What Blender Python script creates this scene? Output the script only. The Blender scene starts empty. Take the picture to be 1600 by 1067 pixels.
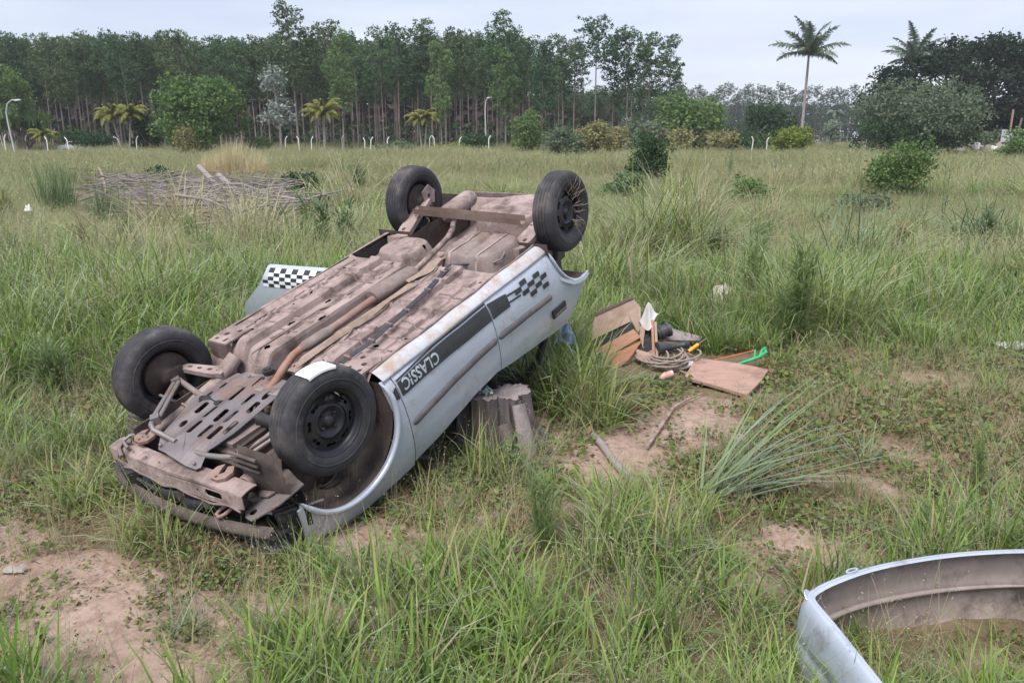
import bpy, bmesh, math, random
import numpy as np
from mathutils import Vector, Matrix, Euler
R_ = math.radians
random.seed(7); rng = np.random.default_rng(7)
S = bpy.context.scene
COL = S.collection

# ------------------------------------------------------------------ camera
FPX, HOR, CAMH = 1225.0, 214.0, 1.95          # focal length and horizon row in photo pixels (1600x1067), eye height
PITCH = math.atan((533.5 - HOR) / FPX)
cd = bpy.data.cameras.new('camera'); cam = bpy.data.objects.new('camera', cd); COL.objects.link(cam)
cd.sensor_width = 36.0; cd.sensor_fit = 'HORIZONTAL'; cd.lens = FPX / 1600 * 36.0
cd.clip_start = 0.05; cd.clip_end = 3000
cam.location = (0, 0, CAMH); cam.rotation_euler = (math.pi / 2 - PITCH, 0, 0)
S.camera = cam

# ------------------------------------------------------------------ sky, sun, exposure
SUN_EL, SUN_AZ = R_(58), R_(-150)             # hazy sun high, behind and left of the camera
w = bpy.data.worlds.new('World'); S.world = w; w.use_nodes = True
nt = w.node_tree; nt.nodes.clear()
out = nt.nodes.new('ShaderNodeOutputWorld'); bg = nt.nodes.new('ShaderNodeBackground')
sky = nt.nodes.new('ShaderNodeTexSky'); sky.sky_type = 'NISHITA'; sky.sun_disc = False
sky.sun_elevation = SUN_EL; sky.sun_rotation = SUN_AZ + math.pi; sky.air_density = 1.0; sky.dust_density = 2.0
tc = nt.nodes.new('ShaderNodeTexCoord'); mp = nt.nodes.new('ShaderNodeMapping'); mp.inputs['Scale'].default_value = (1.0, 1.0, 7.0)
nz = nt.nodes.new('ShaderNodeTexNoise'); nz.inputs['Scale'].default_value = 1.9; nz.inputs['Detail'].default_value = 7
nz.inputs['Roughness'].default_value = 0.5
cr = nt.nodes.new('ShaderNodeValToRGB')
cr.color_ramp.elements[0].position = 0.38; cr.color_ramp.elements[0].color = (3.55, 3.95, 5.00, 1)
cr.color_ramp.elements[1].position = 0.64; cr.color_ramp.elements[1].color = (4.65, 4.95, 5.65, 1)
mx = nt.nodes.new('ShaderNodeMix'); mx.data_type = 'RGBA'; mx.inputs['Factor'].default_value = 0.90
L = nt.links
L.new(tc.outputs['Generated'], mp.inputs['Vector']); L.new(mp.outputs['Vector'], nz.inputs['Vector'])
L.new(nz.outputs['Fac'], cr.inputs['Fac']); L.new(sky.outputs['Color'], mx.inputs['A']); L.new(cr.outputs['Color'], mx.inputs['B'])
L.new(mx.outputs['Result'], bg.inputs['Color']); bg.inputs['Strength'].default_value = 0.10
L.new(bg.outputs['Background'], out.inputs['Surface'])
sd = bpy.data.lights.new('sun', 'SUN'); sd.energy = 2.6; sd.angle = R_(35); sd.color = (1.0, 0.96, 0.90)
sun = bpy.data.objects.new('sun', sd); COL.objects.link(sun)
sdir = Vector((math.sin(SUN_AZ) * math.cos(SUN_EL), math.cos(SUN_AZ) * math.cos(SUN_EL), math.sin(SUN_EL)))
sun.rotation_euler = (-sdir).to_track_quat('-Z', 'Y').to_euler()
S.cycles.max_bounces = 6; S.cycles.diffuse_bounces = 3; S.cycles.glossy_bounces = 2; S.cycles.transmission_bounces = 3; S.cycles.transparent_max_bounces = 4
S.cycles.caustics_reflective = False; S.cycles.caustics_refractive = False
S.view_settings.view_transform = 'Standard'; S.view_settings.look = 'None'
S.view_settings.exposure = 0.92; S.view_settings.gamma = 1.0; S.view_settings.use_curve_mapping = False

# ------------------------------------------------------------------ pixels to places
_F = np.array([0, math.cos(PITCH), -math.sin(PITCH)]); _U = np.array([0, math.sin(PITCH), math.cos(PITCH)]); _C = np.array([0, 0, CAMH])
def ray(px, py):
    d = _F + np.array([1.0, 0, 0]) * (px - 800) / FPX + _U * (533.5 - py) / FPX
    return d / np.linalg.norm(d)
def gpt(px, py, z=0.0):                       # where the ray through a pixel meets height z
    d = ray(px, py); return _C + d * (z - CAMH) / d[2]
def at_y(px, py, Y):                          # where the ray meets the plane y = Y
    d = ray(px, py); return _C + d * (Y / d[1])
def to_px(P):
    P = np.atleast_2d(P) - _C; dd = P @ _F
    return np.stack([800 + FPX * P[:, 0] / dd, 533.5 - FPX * (P @ _U) / dd], 1)
# the overturned car's own frame: x forward, y left, z up when upright
CAR_T = Vector((-.878, 4.965, -.777 + CAMH))
CAR_R = Matrix.Rotation(-2.162, 3, 'Z') @ Matrix.Rotation(.294, 3, 'Y') @ Matrix.Rotation(math.pi - .006, 3, 'X')
_CR = np.array(CAR_R); _CT = np.array(CAR_T)
def cp(px, py, z):                            # a pixel on the plane z of the car frame
    o = _CR.T @ (_C - _CT); d = _CR.T @ ray(px, py); return o + d * (z - o[2]) / d[2]
def car_w(P): return np.atleast_2d(P) @ _CR.T + _CT

# ------------------------------------------------------------------ materials
def srgb(*c): return tuple(((v / 255) / 12.92 if v / 255 <= .04045 else ((v / 255 + .055) / 1.055) ** 2.4) for v in c) + (1,)
class NT:
    def __init__(s, name):
        s.m = bpy.data.materials.new(name); s.m.use_nodes = True; s.t = s.m.node_tree; s.t.nodes.clear()
        s.o = s.n('ShaderNodeOutputMaterial')
    def n(s, k, **kw):
        nd = s.t.nodes.new(k)
        for a, b in kw.items(): setattr(nd, a, b)
        return nd
    def l(s, a, b): s.t.links.new(a, b)
def val(c): return c if len(c) == 4 else tuple(c) + (1,)
def mat(name, c1, c2=None, scale=6.0, rough=.6, metal=0.0, bump=0.0, bscale=40.0, c3=None, c3amt=.5, c3scale=2.5, stretch=None, coat=0.0, spec=.5, detail=6):
    """Principled with two colours mixed by noise, an optional third (dirt, rust) in patches, and fine relief"""
    b = NT(name); p = b.n('ShaderNodeBsdfPrincipled'); b.l(p.outputs[0], b.o.inputs[0])
    p.inputs['Roughness'].default_value = rough; p.inputs['Metallic'].default_value = metal
    p.inputs['Coat Weight'].default_value = coat; p.inputs['Specular IOR Level'].default_value = spec
    tc = b.n('ShaderNodeTexCoord'); vec = tc.outputs['Object']
    if stretch:
        mp = b.n('ShaderNodeMapping'); mp.inputs['Scale'].default_value = stretch; b.l(vec, mp.inputs['Vector']); vec = mp.outputs['Vector']
    col = None
    if c2 is not None:
        nz = b.n('ShaderNodeTexNoise'); nz.inputs['Scale'].default_value = scale; nz.inputs['Detail'].default_value = detail; nz.inputs['Roughness'].default_value = .62
        b.l(vec, nz.inputs['Vector'])
        r = b.n('ShaderNodeMapRange'); r.inputs[1].default_value = .33; r.inputs[2].default_value = .67; b.l(nz.outputs['Fac'], r.inputs[0])
        m = b.n('ShaderNodeMix', data_type='RGBA'); b.l(r.outputs[0], m.inputs['Factor'])
        m.inputs['A'].default_value = val(c1); m.inputs['B'].default_value = val(c2); col = m.outputs['Result']
        if c3 is not None:
            n2 = b.n('ShaderNodeTexNoise'); n2.inputs['Scale'].default_value = c3scale; n2.inputs['Detail'].default_value = 8; n2.inputs['Roughness'].default_value = .7
            b.l(tc.outputs['Object'], n2.inputs['Vector'])
            r2 = b.n('ShaderNodeMapRange'); r2.inputs[1].default_value = .62 - .3 * c3amt; r2.inputs[2].default_value = .80 - .3 * c3amt; b.l(n2.outputs['Fac'], r2.inputs[0])
            m2 = b.n('ShaderNodeMix', data_type='RGBA'); b.l(r2.outputs[0], m2.inputs['Factor']); b.l(col, m2.inputs['A']); m2.inputs['B'].default_value = val(c3)
            col = m2.outputs['Result']
        b.l(col, p.inputs['Base Color'])
    else: p.inputs['Base Color'].default_value = val(c1)
    if bump:
        nb = b.n('ShaderNodeTexNoise'); nb.inputs['Scale'].default_value = bscale; nb.inputs['Detail'].default_value = 5; b.l(vec, nb.inputs['Vector'])
        bp = b.n('ShaderNodeBump'); bp.inputs['Strength'].default_value = bump; bp.inputs['Distance'].default_value = .01
        b.l(nb.outputs['Fac'], bp.inputs['Height']); b.l(bp.outputs[0], p.inputs['Normal'])
    return b.m
def leafmat(name, ca, cb, rnd=.5, trans=.35, tint=True, dry=None, rough=.5, gloss=.12):
    """leaf or blade: colour runs from ca to cb by the piece's own tint and by chance, light comes through"""
    b = NT(name); oi = b.n('ShaderNodeObjectInfo'); geo = b.n('ShaderNodeNewGeometry')
    if tint:
        at = b.n('ShaderNodeAttribute', attribute_type='GEOMETRY' if tint == 'GEOMETRY' else 'INSTANCER', attribute_name='tint'); base = at.outputs['Fac']
    else: base = oi.outputs['Random']
    ma = b.n('ShaderNodeMath', operation='MULTIPLY_ADD'); b.l(geo.outputs['Random Per Island'], ma.inputs[0]); ma.inputs[1].default_value = rnd
    mb = b.n('ShaderNodeMath', operation='MULTIPLY'); b.l(base, mb.inputs[0]); mb.inputs[1].default_value = 1 - rnd; b.l(mb.outputs[0], ma.inputs[2])
    m = b.n('ShaderNodeMix', data_type='RGBA'); b.l(ma.outputs[0], m.inputs['Factor']); m.inputs['A'].default_value = val(ca); m.inputs['B'].default_value = val(cb)
    col = m.outputs['Result']
    if dry:
        g = b.n('ShaderNodeMath', operation='MULTIPLY'); b.l(geo.outputs['Random Per Island'], g.inputs[0]); g.inputs[1].default_value = 17.31
        f = b.n('ShaderNodeMath', operation='FRACT'); b.l(g.outputs[0], f.inputs[0])
        c = b.n('ShaderNodeMath', operation='GREATER_THAN'); b.l(f.outputs[0], c.inputs[0]); c.inputs[1].default_value = 1 - dry[1]
        m2 = b.n('ShaderNodeMix', data_type='RGBA'); b.l(c.outputs[0], m2.inputs['Factor']); b.l(col, m2.inputs['A']); m2.inputs['B'].default_value = val(dry[0]); col = m2.outputs['Result']
    d = b.n('ShaderNodeBsdfDiffuse'); t = b.n('ShaderNodeBsdfTranslucent'); g = b.n('ShaderNodeBsdfGlossy'); g.inputs['Roughness'].default_value = rough
    b.l(col, d.inputs['Color']); b.l(col, t.inputs['Color']); g.inputs['Color'].default_value = (.7, .75, .8, 1)
    x = b.n('ShaderNodeMixShader'); x.inputs[0].default_value = trans; b.l(d.outputs[0], x.inputs[1]); b.l(t.outputs[0], x.inputs[2])
    if gloss < .03: b.l(x.outputs[0], b.o.inputs[0]); return b.m
    y = b.n('ShaderNodeMixShader'); y.inputs[0].default_value = gloss
    lw = b.n('ShaderNodeLayerWeight'); lw.inputs[0].default_value = .25; mg = b.n('ShaderNodeMath', operation='MULTIPLY'); b.l(lw.outputs['Fresnel'], mg.inputs[0]); mg.inputs[1].default_value = gloss * 4
    b.l(mg.outputs[0], y.inputs[0]); b.l(x.outputs[0], y.inputs[1]); b.l(g.outputs[0], y.inputs[2]); b.l(y.outputs[0], b.o.inputs[0])
    return b.m

M = {}
M['paint'] = mat('silver_paint', (.46, .50, .585), (.51, .55, .635), 3, .34, .25, c3=(.36, .33, .31), c3amt=.26, c3scale=6, coat=.5, bump=.02, bscale=6)
M['paint_dusty'] = mat('dusty_silver_paint', (.47, .50, .57), (.46, .44, .44), 5, .5, .15, c3=(.38, .29, .24), c3amt=.55, c3scale=7, coat=.1, bump=.05)
M['under'] = mat('dusty_underbody', (.235, .178, .166), (.375, .292, .276), 7, .9, c3=(.115, .085, .078), c3amt=.50, c3scale=5.0, bump=.35, bscale=45, stretch=(.45, 1, 1), spec=.2)
M['under2'] = mat('dusty_grey_underbody', (.165, .132, .126), (.265, .215, .204), 9, .85, c3=(.17, .11, .09), c3amt=.5, c3scale=5, bump=.2, bscale=60, spec=.2)
M['darkmetal'] = mat('greasy_dark_metal', (.035, .030, .030), (.10, .075, .065), 12, .55, .2, bump=.2, bscale=70)
M['greymetal'] = mat('bare_grey_metal', (.19, .172, .175), (.27, .24, .23), 9, .5, .35, c3=(.18, .11, .08), c3amt=.45, c3scale=9, bump=.1)
M['skid'] = mat('scuffed_steel', (.15, .132, .140), (.24, .208, .21), 5, .45, .35, c3=(.24, .135, .10), c3amt=.38, c3scale=4.5, bump=.12, bscale=40)
M['rust'] = mat('rusty_pipe', (.24, .115, .075), (.31, .17, .12), 8, .75, .1, c3=(.29, .21, .18), c3amt=.5, c3scale=5, bump=.15)
M['rust2'] = mat('dusty_rusty_pipe', (.22, .135, .115), (.29, .205, .18), 8, .8, .1, c3=(.22, .12, .09), c3amt=.4, c3scale=6, bump=.15)
M['foil'] = mat('crumpled_foil', (.27, .20, .155), (.36, .27, .215), 9, .6, .2, c3=(.16, .115, .095), c3amt=.45, bump=.6, bscale=22)
M['beam'] = mat('brown_axle_beam', (.17, .115, .090), (.25, .18, .15), 6, .7, .1, c3=(.30, .22, .19), c3amt=.5, bump=.12)
M['rubber'] = mat('tyre_rubber', (.026, .026, .031), (.050, .048, .054), 9, .75, c3=(.105, .092, .09), c3amt=.42, c3scale=6, bump=.15, bscale=90, spec=.4)
M['rim'] = mat('black_steel_rim', (.020, .020, .026), (.035, .034, .042), 9, .42, .25, c3=(.075, .062, .058), c3amt=.3, c3scale=9)
M['hub'] = mat('rusty_hub', (.032, .024, .023), (.07, .048, .042), 20, .7, .3, bump=.2)
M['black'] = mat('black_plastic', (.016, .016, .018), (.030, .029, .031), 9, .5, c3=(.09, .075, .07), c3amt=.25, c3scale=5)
M['blackgloss'] = mat('black_gloss_plastic', (.014, .015, .018), (.03, .03, .034), 7, .25, c3=(.10, .08, .075), c3amt=.3, c3scale=4)
M['moulding'] = mat('grey_moulding', (.075, .068, .075), (.11, .10, .105), 10, .6, c3=(.16, .13, .12), c3amt=.3)
M['decal'] = mat('black_decal', (.016, .017, .017), (.028, .029, .030), 9, .5)
M['decalgrey'] = mat('grey_decal', (.33, .37, .41), (.40, .43, .47), 9, .5)
M['decalwhite'] = mat('white_decal', (.66, .70, .74), (.74, .77, .80), 9, .5)
M['seat'] = mat('dark_cabin', (.018, .017, .018), (.04, .036, .034), 8, .9)
M['glass'] = mat('broken_glass', (.45, .62, .62), (.62, .75, .74), 30, .12, spec=.8)
M['liner'] = mat('dusty_wheel_liner', (.065, .050, .045), (.125, .095, .085), 7, .8, c3=(.035, .027, .025), c3amt=.45, c3scale=6, bump=.15)
M['liner_r'] = mat('rusty_wheel_well', (.060, .042, .038), (.11, .078, .070), 7, .8, c3=(.035, .026, .024), c3amt=.45, c3scale=6, bump=.15)
M['cable'] = mat('dark_blue_cable', (.040, .038, .050), (.075, .068, .08), 20, .6)
M['paper'] = mat('white_paper', (.80, .82, .78), (.86, .87, .84), 8, .9)
# ------------------------------------------------------------------ mesh helpers
class MB:
    """collects shapes; build() links them as ONE mesh object"""
    def __init__(s): s.v = []; s.f = []; s.smooth = []
    def add(s, V, Fc, sm=False):
        o = len(s.v); s.v.extend([tuple(map(float, p)) for p in V]); s.f.extend([tuple(i + o for i in q) for q in Fc]); s.smooth.extend([sm] * len(Fc)); return s
    def box(s, c, d, rot=None, taper=1.0):
        x, y, z = d[0] / 2, d[1] / 2, d[2] / 2
        P = [Vector((a * x * (taper if k > 0 else 1), b * y * (taper if k > 0 else 1), k * z)) for k in (-1, 1) for b in (-1, 1) for a in (-1, 1)]
        if rot is not None:
            m = rot if isinstance(rot, Matrix) else Euler(rot).to_matrix(); P = [m @ p for p in P]
        c = Vector(c); return s.add([p + c for p in P], [(0, 2, 3, 1), (4, 5, 7, 6), (0, 1, 5, 4), (2, 6, 7, 3), (0, 4, 6, 2), (1, 3, 7, 5)])
    def tube(s, path, r, n=8, cap=True, flat=1.0, sm=True):
        P = [Vector(p) for p in path]; rr = r if hasattr(r, '__len__') else [r] * len(P)
        V = []; prev = None
        for i, p in enumerate(P):
            t = (P[min(i + 1, len(P) - 1)] - P[max(i - 1, 0)]).normalized()
            if prev is None:
                u = t.orthogonal().normalized() if abs(t.z) > .95 else t.cross(Vector((0, 0, 1))).normalized()
            else:
                u = prev - t * prev.dot(t); u = u.normalized() if u.length > 1e-6 else t.orthogonal().normalized()
            prev = u; q = t.cross(u)
            for k in range(n):
                a = 2 * math.pi * k / n; V.append(p + u * (math.cos(a) * rr[i]) + q * (math.sin(a) * rr[i] * flat))
        Fc = [(i * n + k, i * n + (k + 1) % n, (i + 1) * n + (k + 1) % n, (i + 1) * n + k) for i in range(len(P) - 1) for k in range(n)]
        s.add(V, Fc, sm)
        if cap: s.add(V[:n], [tuple(range(n))[::-1]]); s.add(V[-n:], [tuple(range(n))])
        return s
    def lathe(s, prof, n=48, mtx=None, close=False):
        """prof: (radius, axial); turned about local y"""
        V = []
        for (r, a) in prof:
            for k in range(n):
                t = 2 * math.pi * k / n; V.append(Vector((math.cos(t) * r, a, math.sin(t) * r)))
        if mtx is not None: V = [mtx @ v for v in V]
        m = len(prof); rg = range(m if close else m - 1)
        return s.add(V, [(i * n + k, i * n + (k + 1) % n, ((i + 1) % m) * n + (k + 1) % n, ((i + 1) % m) * n + k) for i in rg for k in range(n)], True)
    def grid(s, f, us, vs, thick=None, sm=True):
        """sheet f(u,v); with thick=vector function or vector it becomes a closed sheet"""
        V = [Vector(f(u, v)) for u in us for v in vs]; n, m = len(us), len(vs)
        q = [(i * m + j, (i + 1) * m + j, (i + 1) * m + j + 1, i * m + j + 1) for i in range(n - 1) for j in range(m - 1)]
        s.add(V, q, sm)
        if thick is not None:
            t = Vector(thick); B = [v + t for v in V]; s.add(B, [f_[::-1] for f_ in q], sm)
            ring = [i * m for i in range(n)] + [(n - 1) * m + j for j in range(1, m)] + [i * m + m - 1 for i in range(n - 2, -1, -1)] + [j for j in range(m - 2, 0, -1)]
            W = [V[i] for i in ring] + [B[i] for i in ring]; k = len(ring)
            s.add(W, [(i, (i + 1) % k, k + (i + 1) % k, k + i) for i in range(k)])
        return s
    def build(s, name, m, parent=None, clamp=None, fix=True):
        V = s.v
        if clamp is not None:                       # a panel pressed flat where the ground stops it
            Wd = car_w(np.array(V)); low = Wd[:, 2] < clamp
            Wd[low, 2] = clamp + (rng.random(low.sum()) - .5) * .01; V = [tuple(p) for p in (Wd - _CT) @ _CR]
        me = bpy.data.meshes.new(name); me.from_pydata(V, [], s.f); me.polygons.foreach_set('use_smooth', s.smooth)
        if fix:
            b = bmesh.new(); b.from_mesh(me); bmesh.ops.recalc_face_normals(b, faces=b.faces); b.to_mesh(me); b.free()
        me.materials.append(M[m] if isinstance(m, str) else m)
        o = bpy.data.objects.new(name, me); COL.objects.link(o)
        if parent is not None: o.parent = parent
        return o
def plate(outer, holes, th):
    """flat sheet in xy with real holes, from a filled 2-D curve; returns verts, faces"""
    cu = bpy.data.curves.new('p', 'CURVE'); cu.dimensions = '2D'; cu.fill_mode = 'BOTH'; cu.extrude = th / 2
    for L_ in [outer] + list(holes):
        sp = cu.splines.new('POLY'); sp.points.add(len(L_) - 1); sp.use_cyclic_u = True
        for i, p in enumerate(L_): sp.points[i].co = (p[0], p[1], 0, 1)
    return curve_geo(cu)
def curve_geo(cu):
    ob = bpy.data.objects.new('t', cu); COL.objects.link(ob); bpy.context.view_layer.update()
    me = bpy.data.meshes.new_from_object(ob.evaluated_get(bpy.context.evaluated_depsgraph_get()))
    V = [v.co.copy() for v in me.vertices]; Fc = [tuple(p.vertices) for p in me.polygons]
    bpy.data.objects.remove(ob); bpy.data.curves.remove(cu); bpy.data.meshes.remove(me)
    return V, Fc
def oval(cx, cy, a, b, ang=0, n=14, slot=False):
    P = []
    for k in range(n):
        t = 2 * math.pi * k / n
        if slot: x, y = math.cos(t) * b + (a - b) * (1 if math.cos(t) > 0 else -1), math.sin(t) * b
        else: x, y = math.cos(t) * a, math.sin(t) * b
        P.append((cx + x * math.cos(ang) - y * math.sin(ang), cy + x * math.sin(ang) + y * math.cos(ang)))
    return P
def tag(o, label=None, cat=None, group=None, kind=None):
    if label: o['label'] = label
    if cat: o['category'] = cat
    if group: o['group'] = group
    if kind: o['kind'] = kind
    return o
def empty(name, loc=(0, 0, 0), rz=0.0):
    o = bpy.data.objects.new(name, None); COL.objects.link(o); o.location = loc; o.rotation_euler = (0, 0, rz); o.empty_display_size = .1; return o
def mesh_np(name, V, Q, m, mats=None, smooth=False, midx=None):
    me = bpy.data.meshes.new(name); me.from_pydata([tuple(p) for p in V], [], [tuple(q) for q in Q])
    for mm in (mats or [m]): me.materials.append(M[mm] if isinstance(mm, str) else mm)
    if midx is not None: me.polygons.foreach_set('material_index', midx)
    if smooth: me.polygons.foreach_set('use_smooth', [True] * len(Q))
    return me
def link(name, me, parent=None):
    o = bpy.data.objects.new(name, me); COL.objects.link(o)
    if parent is not None: o.parent = parent
    return o
def smooth01(a, b, x):
    t = np.clip((x - a) / (b - a), 0, 1); return t * t * (3 - 2 * t)
# cheap value noise on numpy arrays
_tab = np.random.default_rng(3).random((256, 256))
def vnoise(x, y, s=1.0, o=0):
    x = np.asarray(x, float) * s + 37.2 + o * 11.7; y = np.asarray(y, float) * s + 91.7 + o * 5.3
    i = np.floor(x).astype(int); j = np.floor(y).astype(int); fx = x - i; fy = y - j; fx = fx * fx * (3 - 2 * fx); fy = fy * fy * (3 - 2 * fy)
    g = lambda a, b: _tab[a % 256, b % 256]
    return (g(i, j) * (1 - fx) + g(i + 1, j) * fx) * (1 - fy) + (g(i, j + 1) * (1 - fx) + g(i + 1, j + 1) * fx) * fy
def fbm(x, y, s=1.0, o=0): return .55 * vnoise(x, y, s, o) + .3 * vnoise(x, y, s * 2.1, o + 1) + .15 * vnoise(x, y, s * 4.3, o + 2)

# ------------------------------------------------------------------ ground
BARE = [(40, 930, 200, 90, .85), (180, 1040, 220, 55, .7), (10, 835, 90, 35, .9), (120, 655, 90, 24, .75), (330, 960, 130, 45, .6), (615, 858, 95, 45, 1), (985, 708, 75, 45, 1), (1090, 655, 90, 33, 1),
        (1225, 848, 85, 30, .8), (1345, 870, 50, 22, .65), (1560, 815, 65, 28, .75), (1470, 588, 80, 16, .7), (870, 665, 60, 30, .8), (700, 790, 90, 45, .5), (850, 760, 90, 50, .55), (1300, 690, 230, 90, .30), (560, 950, 70, 30, .5), (930, 460, 40, 14, .6)]
LOW = [(1330, 690, 310, 150), (1480, 650, 230, 110), (740, 790, 190, 90), (100, 900, 330, 160), (1050, 680, 170, 90), (1250, 850, 170, 55), (120, 640, 130, 40)]
def px_field(x, y, lst):
    u = to_px(np.stack([x, y, np.zeros_like(x)], 1)); r = np.zeros(len(x))
    for e in lst:
        a = e[4] if len(e) > 4 else 1
        d = ((u[:, 0] - e[0]) / e[2]) ** 2 + ((u[:, 1] - e[1]) / e[3]) ** 2
        r = np.maximum(r, a * np.clip(1.5 - d, 0, 1) ** .8)
    return r
def bare_at(x, y):
    n = fbm(x, y, 2.2, 4) - .5; n2 = fbm(x, y, .7, 9) - .5
    near = 1 - smooth01(9, 16, y)
    return np.clip(px_field(x, y, BARE) * 1.05 + n * 1.3 + n2 * .5 - .05, 0, 1) * near
def low_at(x, y): return np.clip(px_field(x, y, LOW) + (fbm(x, y, 1.5, 6) - .5) * .9, 0, 1) * (1 - smooth01(10, 16, y))
def gz(x, y):
    x = np.asarray(x, float); y = np.asarray(y, float)
    a = 1 - smooth01(14, 40, y)
    z = (fbm(x, y, .9, 1) - .5) * .10 * a + (fbm(x, y, 5, 2) - .5) * .035 * a + (fbm(x, y, .08, 3) - .5) * .35 * smooth01(12, 40, y)
    return z - .01
def gz1(x, y): return float(gz(np.array([x]), np.array([y]))[0])
def build_ground():
    ys = np.concatenate([np.linspace(-3, 1.5, 12), np.linspace(1.7, 9, 190), np.geomspace(9.1, 60, 110), np.geomspace(64, 900, 30)])
    us = np.linspace(-1, 1, 241); us = np.sign(us) * np.abs(us) ** 1.15
    X = np.array([[u * (4.5 + abs(y) * 1.25) for u in us] for y in ys]); Y = np.repeat(ys[:, None], len(us), 1)
    x, y = X.ravel(), Y.ravel(); z = gz(x, y)
    n, m = len(ys), len(us)
    Q = [(i * m + j, i * m + j + 1, (i + 1) * m + j + 1, (i + 1) * m + j) for i in range(n - 1) for j in range(m - 1)]
    me = mesh_np('ground', np.stack([x, y, z], 1), Q, 'ground', smooth=True)
    yy = np.maximum(y, .8); b = np.where(y > .8, bare_at(x, yy), .2)
    me.attributes.new('bare', 'FLOAT', 'POINT').data.foreach_set('value', b.astype(np.float32))
    tag(link('ground', me), 'reddish sandy soil of the overgrown field', kind='structure')
def ground_mat():
    b = NT('sandy_field_soil'); p = b.n('ShaderNodeBsdfPrincipled'); b.l(p.outputs[0], b.o.inputs[0]); p.inputs['Roughness'].default_value = .95; p.inputs['Specular IOR Level'].default_value = .15
    tc = b.n('ShaderNodeTexCoord'); v = tc.outputs['Object']
    def noise(sc, det=8, ro=.65):
        q = b.n('ShaderNodeTexNoise'); q.inputs['Scale'].default_value = sc; q.inputs['Detail'].default_value = det; q.inputs['Roughness'].default_value = ro; b.l(v, q.inputs['Vector']); return q.outputs['Fac']
    def ramp(s, a, c):
        r = b.n('ShaderNodeMapRange'); r.inputs[1].default_value = a; r.inputs[2].default_value = c; b.l(s, r.inputs[0]); return r.outputs[0]
    def mix(f, A, B):
        q = b.n('ShaderNodeMix', data_type='RGBA'); b.l(f, q.inputs['Factor'])
        for k, c in (('A', A), ('B', B)):
            if isinstance(c, tuple): q.inputs[k].default_value = val(c)
            else: b.l(c, q.inputs[k])
        return q.outputs['Result']
    soil = mix(ramp(noise(1.7), .35, .65), (.34, .240, .195), (.43, .320, .270))
    soil = mix(ramp(noise(14, 10, .75), .45, .62), soil, (.25, .170, .135))
    thatch = mix(ramp(noise(9, 10, .8), .35, .65), (.10, .080, .050), (.215, .170, .105))
    at = b.n('ShaderNodeAttribute', attribute_name='bare')
    ad = b.n('ShaderNodeMath', operation='MULTIPLY_ADD'); b.l(noise(22, 8, .8), ad.inputs[0]); ad.inputs[1].default_value = .6; b.l(at.outputs['Fac'], ad.inputs[2])
    col = mix(ramp(ad.outputs[0], .52, .74), thatch, soil)
    b.l(col, p.inputs['Base Color'])
    bp = b.n('ShaderNodeBump'); bp.inputs['Strength'].default_value = .6; bp.inputs['Distance'].default_value = .03
    b.l(noise(26, 10, .7), bp.inputs['Height']); b.l(bp.outputs[0], p.inputs['Normal']); return b.m
M['ground'] = ground_mat()
build_ground()
# ------------------------------------------------------------------ the overturned car
CAR = empty('overturned_car'); CAR.matrix_world = Matrix.Translation(CAR_T) @ CAR_R.to_4x4()
tag(CAR, 'silver sedan lying upside down on its roof with dusty underside up', 'car')
def ip(x, xs, ys): return float(np.interp(x, xs, ys))
_pz = [.195, .215, .24, .30, .42, .52, .64, .74, .82, .92]; _py = [.665, .705, .745, .775, .793, .80, .795, .778, .752, .71]
_zz = np.linspace(.19, .95, 200); _k = np.exp(-np.linspace(-2, 2, 25) ** 2); _yy = np.convolve(np.pad(np.interp(_zz, _pz, _py), 12, 'edge'), _k / _k.sum(), 'valid')
def by(x, z):
    s = 1 - .085 * max(0, (x - .8) / 1.0) ** 2 - .06 * max(0, (-.9 - x) / 1.0) ** 2
    return float(np.interp(z, _zz, _yy)) * s
FA = (1.22, .33, .365); RA = (-1.24, .19, .385)
def arch(x, a): d = a[2] ** 2 - (x - a[0]) ** 2; return a[1] + math.sqrt(d) if d > 0 else -1
def side_panel(x0, x1, zlo, zhi, sg, nx=60, nz=34, th=.014, dent=None):
    mb = MB(); us = [x0 + (x1 - x0) * i / (nx - 1) for i in range(nx)]; vs = [i / (nz - 1) for i in range(nz)]
    def f(u, v):
        a, b = zlo(u), zhi(u); z = a + (b - a) * v; y = by(u, z)
        if dent: y += dent(u, z)
        return (u, sg * y, z)
    return mb.grid(f, us, vs, thick=(0, -sg * th, 0))
belt = lambda x: ip(x, [-1.0, -.7, -.3, -.05, .2, .5, .85], [.87, .82, .76, .70, .72, .77, .80])
sillz = lambda x: .238
wob = lambda x, z: .0025 * math.sin(7 * x + 4 * z) + .0012 * math.sin(23 * x - 7 * z)
# --- near (right) side panels
fend = side_panel(.792, 1.585, lambda x: max(arch(x, FA), ip(x, [.79, .86, 1.54, 1.56, 1.73], [.238, .238, .24, .505, .545])), lambda x: ip(x, [.79, 1.05, 1.35, 1.55, 1.73], [.82, .83, .82, .74, .60]), -1, nx=90, dent=lambda x, z: wob(x, z) - .006).build('front_fender', 'paint', CAR, clamp=.02)
MB().tube([(FA[0] + math.cos(a) * (FA[2] + .004), -by(FA[0] + math.cos(a) * FA[2], FA[1] + math.sin(a) * FA[2]) - .004, FA[1] + math.sin(a) * (FA[2] + .004)) for a in np.linspace(.42, math.pi + .28, 44)], [.004] + [.010, .015] + [.017] * 38 + [.015, .010, .004], 8).build('arch_lip', 'paint', fend)
fdoor = side_panel(-.095, .784, sillz, belt, -1, dent=lambda x, z: wob(x, z) - .006).build('front_door', 'paint', CAR)
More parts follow.
